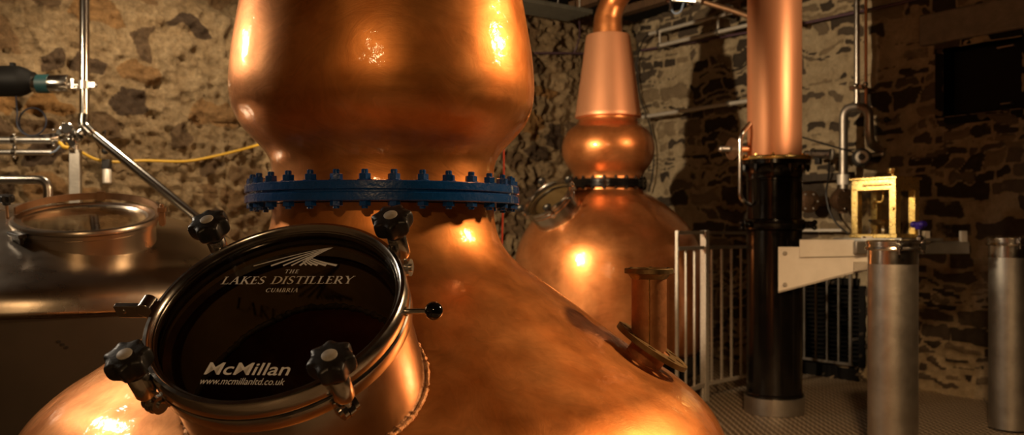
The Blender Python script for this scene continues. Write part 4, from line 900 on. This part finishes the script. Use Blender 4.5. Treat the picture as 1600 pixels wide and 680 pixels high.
# ================================================================ PIPES AND INSTRUMENTS ON THE RIGHT WALL
ur = empty('bent_pipe', onR(1318,292,.2), 'steel pipe bent like an upturned U against the slate wall', 'pipe')
o_ = .20
MB().tube(bend([onR(1318,296,o_), onR(1318,168,o_), onR(1358,166,o_), onR(1358,222,o_), onR(1376,236,.02)], .085, 12), .030, 20).build('pipe', M['dull_steel'], ur, angle=60)
cb = onR(1318,281,o_); MB().lathe([(.030,-.035),(.042,-.035),(.042,.035),(.030,.035)], cb, seg=20).build('collar', M['plate'], ur)
vb2 = onR(1317,313,o_); hz = MB().lathe([(.02,-.05),(.075,-.045),(.085,-.02),(.085,.02),(.075,.045),(.02,.05)], vb2, V((.25,-1,0)), 28).lathe([(.03,-.09),(.04,.0),(.04,.06)], vb2, seg=16)
vbo = hz.build('valve_body', M['flangebrown'], ur)
for dx, dz in ((-.045,.02),(.035,.02),(-.005,-.06),(-.01,.065)): MB().ball(vb2+V((dx,-.05,dz)), .011).build('cap_nut', M['bright'], vbo)
MB().cyl(vb2, vb2-D1*.2, .02).build('wall_stud', M['flangebrown'], ur)
tw = empty('steel_pipe', onR(1339,160,o_), 'thicker steel one of two upright slim pipes above the U bent pipe', 'pipe', 'upright slim pipes above the bend')
u0 = onR(1339,168,o_); MB().tube([u0, V((u0.x,u0.y,3.0))], .019, 16).build('pipe', M['steel'], tw)
c_ = onR(1340,137,o_); MB().box(c_, (.10,.05,.030), (D2,D1,Z)).ball(c_-D2*.035-V((0,.05,-.006)), .018).ball(c_+D2*.04-V((0,.05,-.008)), .018).cyl(c_, c_-D1*.2, .012).build('pipe_clamp', M['ring'], tw, bevel=.003)
u1 = onR(1353,168,.17); tag(MB().tube([V((u1.x,u1.y,1.9)), V((u1.x,u1.y,3.0))], .010, 12).build('steel_pipe', M['copper_tube'], loc=u1), 'thinner copper toned one of two upright slim pipes above the U bent pipe', 'pipe', 'upright slim pipes above the bend')
hs = empty('steel_cylinder', onR(1286,240,.22), 'short level steel cylinder fitting between the black column and U bent pipe', 'fitting')
a_, b_ = onR(1258,240,.26), onR(1308,241,.26)
MB().lathe([(.022,0),(.022,.06),(.040,.065),(.040,.075),(.034,.08),(.034,.21),(.040,.215),(.040,.225),(.024,.23)], a_, b_-a_, 24).build('cylinder', M['steel'], hs)
MB().cyl(a_+(b_-a_)*.5, a_+(b_-a_)*.5-D1*.3, .016).build('wall_stud', M['dull_steel'], hs)
MB().box(a_+(b_-a_)*.42-Z*.05, (.04,.04,.05), AX).build('terminal_box', M['plastic'], hs, bevel=.004)
gw = onR(1346,246,.16); gg = empty('gauge', gw, 'black round fitting with a white ring face under the U bent pipe', 'gauge')
nv_ = V((-.3,-1,0)).normalized()
MB().lathe([(.062,-.10),(.062,.02),(.055,.026)], gw, nv_, 28).cyl(gw, gw-D1*.22, .03).build('body', M['plastic'], gg)
MB().lathe([(.023,.026),(.042,.026),(.042,.034),(.023,.034)], gw, nv_, 28, closed=True).build('white_ring', M['white'], gg)
MB().cyl(gw+V((.06,-.02,.012)), gw+V((.13,-.03,.022)), .014).ball(gw+V((.13,-.03,.022)), .020).build('side_screw', M['steel'], gg)
rf = onR(1264,315,.2); rg = empty('pipe_flange', rf, 'round dark flange on the wall, half hidden behind the black column', 'flange')
MB().lathe([(.075,-.03),(.080,-.026),(.080,.0),(.066,.012),(.03,.016),(.03,.03),(1e-4,.032)], rf, V((-.1,-1,0)), 32).build('disc', M['flangebrown'], rg)
MB().cyl(rf, rf-D1*.25, .03).build('wall_stud', M['flangebrown'], rg)
for i in range(6): MB().ball(rf+V((.058*math.cos(i*PI/3), -.012, .058*math.sin(i*PI/3))), .009).build('bolt', M['dull_steel'], rg)
ch0, ch1 = onR(1240,276,.10), onR(1334,278,.10)
tag(MB().box((ch0+ch1)/2, ((ch1-ch0).length,.03,.05), (D2,D1,Z)).box((ch0+ch1)/2-D1*.06, (.05,.13,.04), (D2,D1,Z)).build('wall_channel', M['gasket'], loc=ch0), 'dark level support channel on the wall behind the instrument fittings', 'channel')
wb0, wb1 = onR(1240,360,.10), onR(1316,360,.10)
tag(MB().box((wb0+wb1)/2, ((wb1-wb0).length,.02,.018), (D2,D1,Z)).box((wb0+wb1)/2-D1*.06, (.03,.13,.016), (D2,D1,Z)).build('wall_strip', M['plate'], loc=wb0), 'pale slim metal strip on the wall just above the bracket', 'strip')
kb = onR(1385,187,.06); tag(MB().ball(kb, .020).cyl(kb, kb-D1*.12, .008).build('stop_knob', M['plastic'], loc=kb), 'small black knob on the lit stone wall next to the U bent pipe', 'knob')
tag(MB().tube(bez([onR(1245,212,.3), onR(1275,221,.28), onR(1308,231,.26), onR(1330,236,.2)], 8), .006, 8).build('cable', M['dark_cable'], loc=onR(1275,221,.28)), 'black cable slanting across the wall above the level steel cylinder', 'cable')
tag(MB().tube(bez([onR(1296,252,.2), onR(1294,280,.15), onR(1291,302,.13), onR(1296,330,.13), onR(1308,350,.13), onR(1326,366,.13)], 8), .007, 8).build('cable', M['dark_cable'], loc=onR(1291,302,.13)), 'black cable hanging down from the level steel cylinder towards the safe', 'cable')

# ================================================================ LIGHT
W = bpy.data.worlds.new('dim_cellar'); S.world = W; W.use_nodes = True
W.node_tree.nodes['Background'].inputs[0].default_value = (1, .62, .32, 1); W.node_tree.nodes['Background'].inputs[1].default_value = .003
def spot(name, loc, target, power, size, rad, col=(1,.62,.30), blend=.5):
    l = bpy.data.lights.new(name, 'SPOT'); l.energy = power; l.spot_size = math.radians(size); l.spot_blend = blend; l.shadow_soft_size = rad; l.color = col
    o = bpy.data.objects.new(name, l); COL.objects.link(o); o.location = loc
    o.rotation_euler = (V(target)-V(loc)).to_track_quat('-Z', 'Y').to_euler(); return o
spot('wall_flood', (-3.0, 3.35, 2.25), (-3.15, 5.6, 1.35), 110, 94, .10, (1,.76,.49), .6)
spot('wall_wash', (-1.72, 4.75, 2.90), (-2.1, 5.85, 1.0), 170, 110, .06, (1,.76,.49), .5)
spot('pot_flood', (-2.95, 3.30, 2.25), (-.2, 2.95, 1.10), 98, 66, .10, (1,.82,.62), .4)
spot('still_flood', (-1.75, 2.93, 2.15), (.10, 6.6, 1.75), 600, 56, .05, (1,.74,.46), .15)
spot('safe_fill', (-1.0, 4.70, 1.85), (1.98, 4.90, 1.18), 110, 11, .06, (1,.78,.50), .5)  # added spot, hidden behind the front still's head, to brighten the brass safe
spot('column_flood', (3.0, 3.1, 2.65), (-.3, 2.75, 1.2), 330, 92, .20, (1,.62,.32), .4)
spot('tube_spot', (3.0, 3.1, 2.65), (1.35, 5.4, 2.05), 220, 27, .05, (1,.66,.38), .4)
spot('walkway_lamp', (.75, 1.3, 2.75), (1.6, 4.5, .0), 350, 41, .12, (1,.62,.30), .7)
spot('lamp_behind', (-.25, -1.6, 2.35), (-.3, 2.4, 1.2), 80, 100, .05, (1,.60,.28), .6)

# ================================================================ CAMERA
cam = bpy.data.cameras.new('camera'); co = bpy.data.objects.new('camera', cam); COL.objects.link(co); S.camera = co
co.location = (0, 0, EYE); co.rotation_euler = (PI/2, 0, 0)
cam.sensor_fit = 'HORIZONTAL'; cam.sensor_width = 36; cam.lens = F/1600*36; cam.shift_y = 24/1600; cam.clip_start = .05
cam.dof.use_dof = True; cam.dof.focus_distance = 1.95; cam.dof.aperture_fstop = 4.5
S.view_settings.view_transform = 'Standard'; S.view_settings.look = 'None'; S.view_settings.gamma = 1; S.view_settings.exposure = 0
S.view_settings.use_curve_mapping = False
S.cycles.max_bounces = 10; S.cycles.glossy_bounces = 6; S.cycles.transparent_max_bounces = 12; S.cycles.sample_clamp_indirect = 6
S.cycles.use_denoising = True
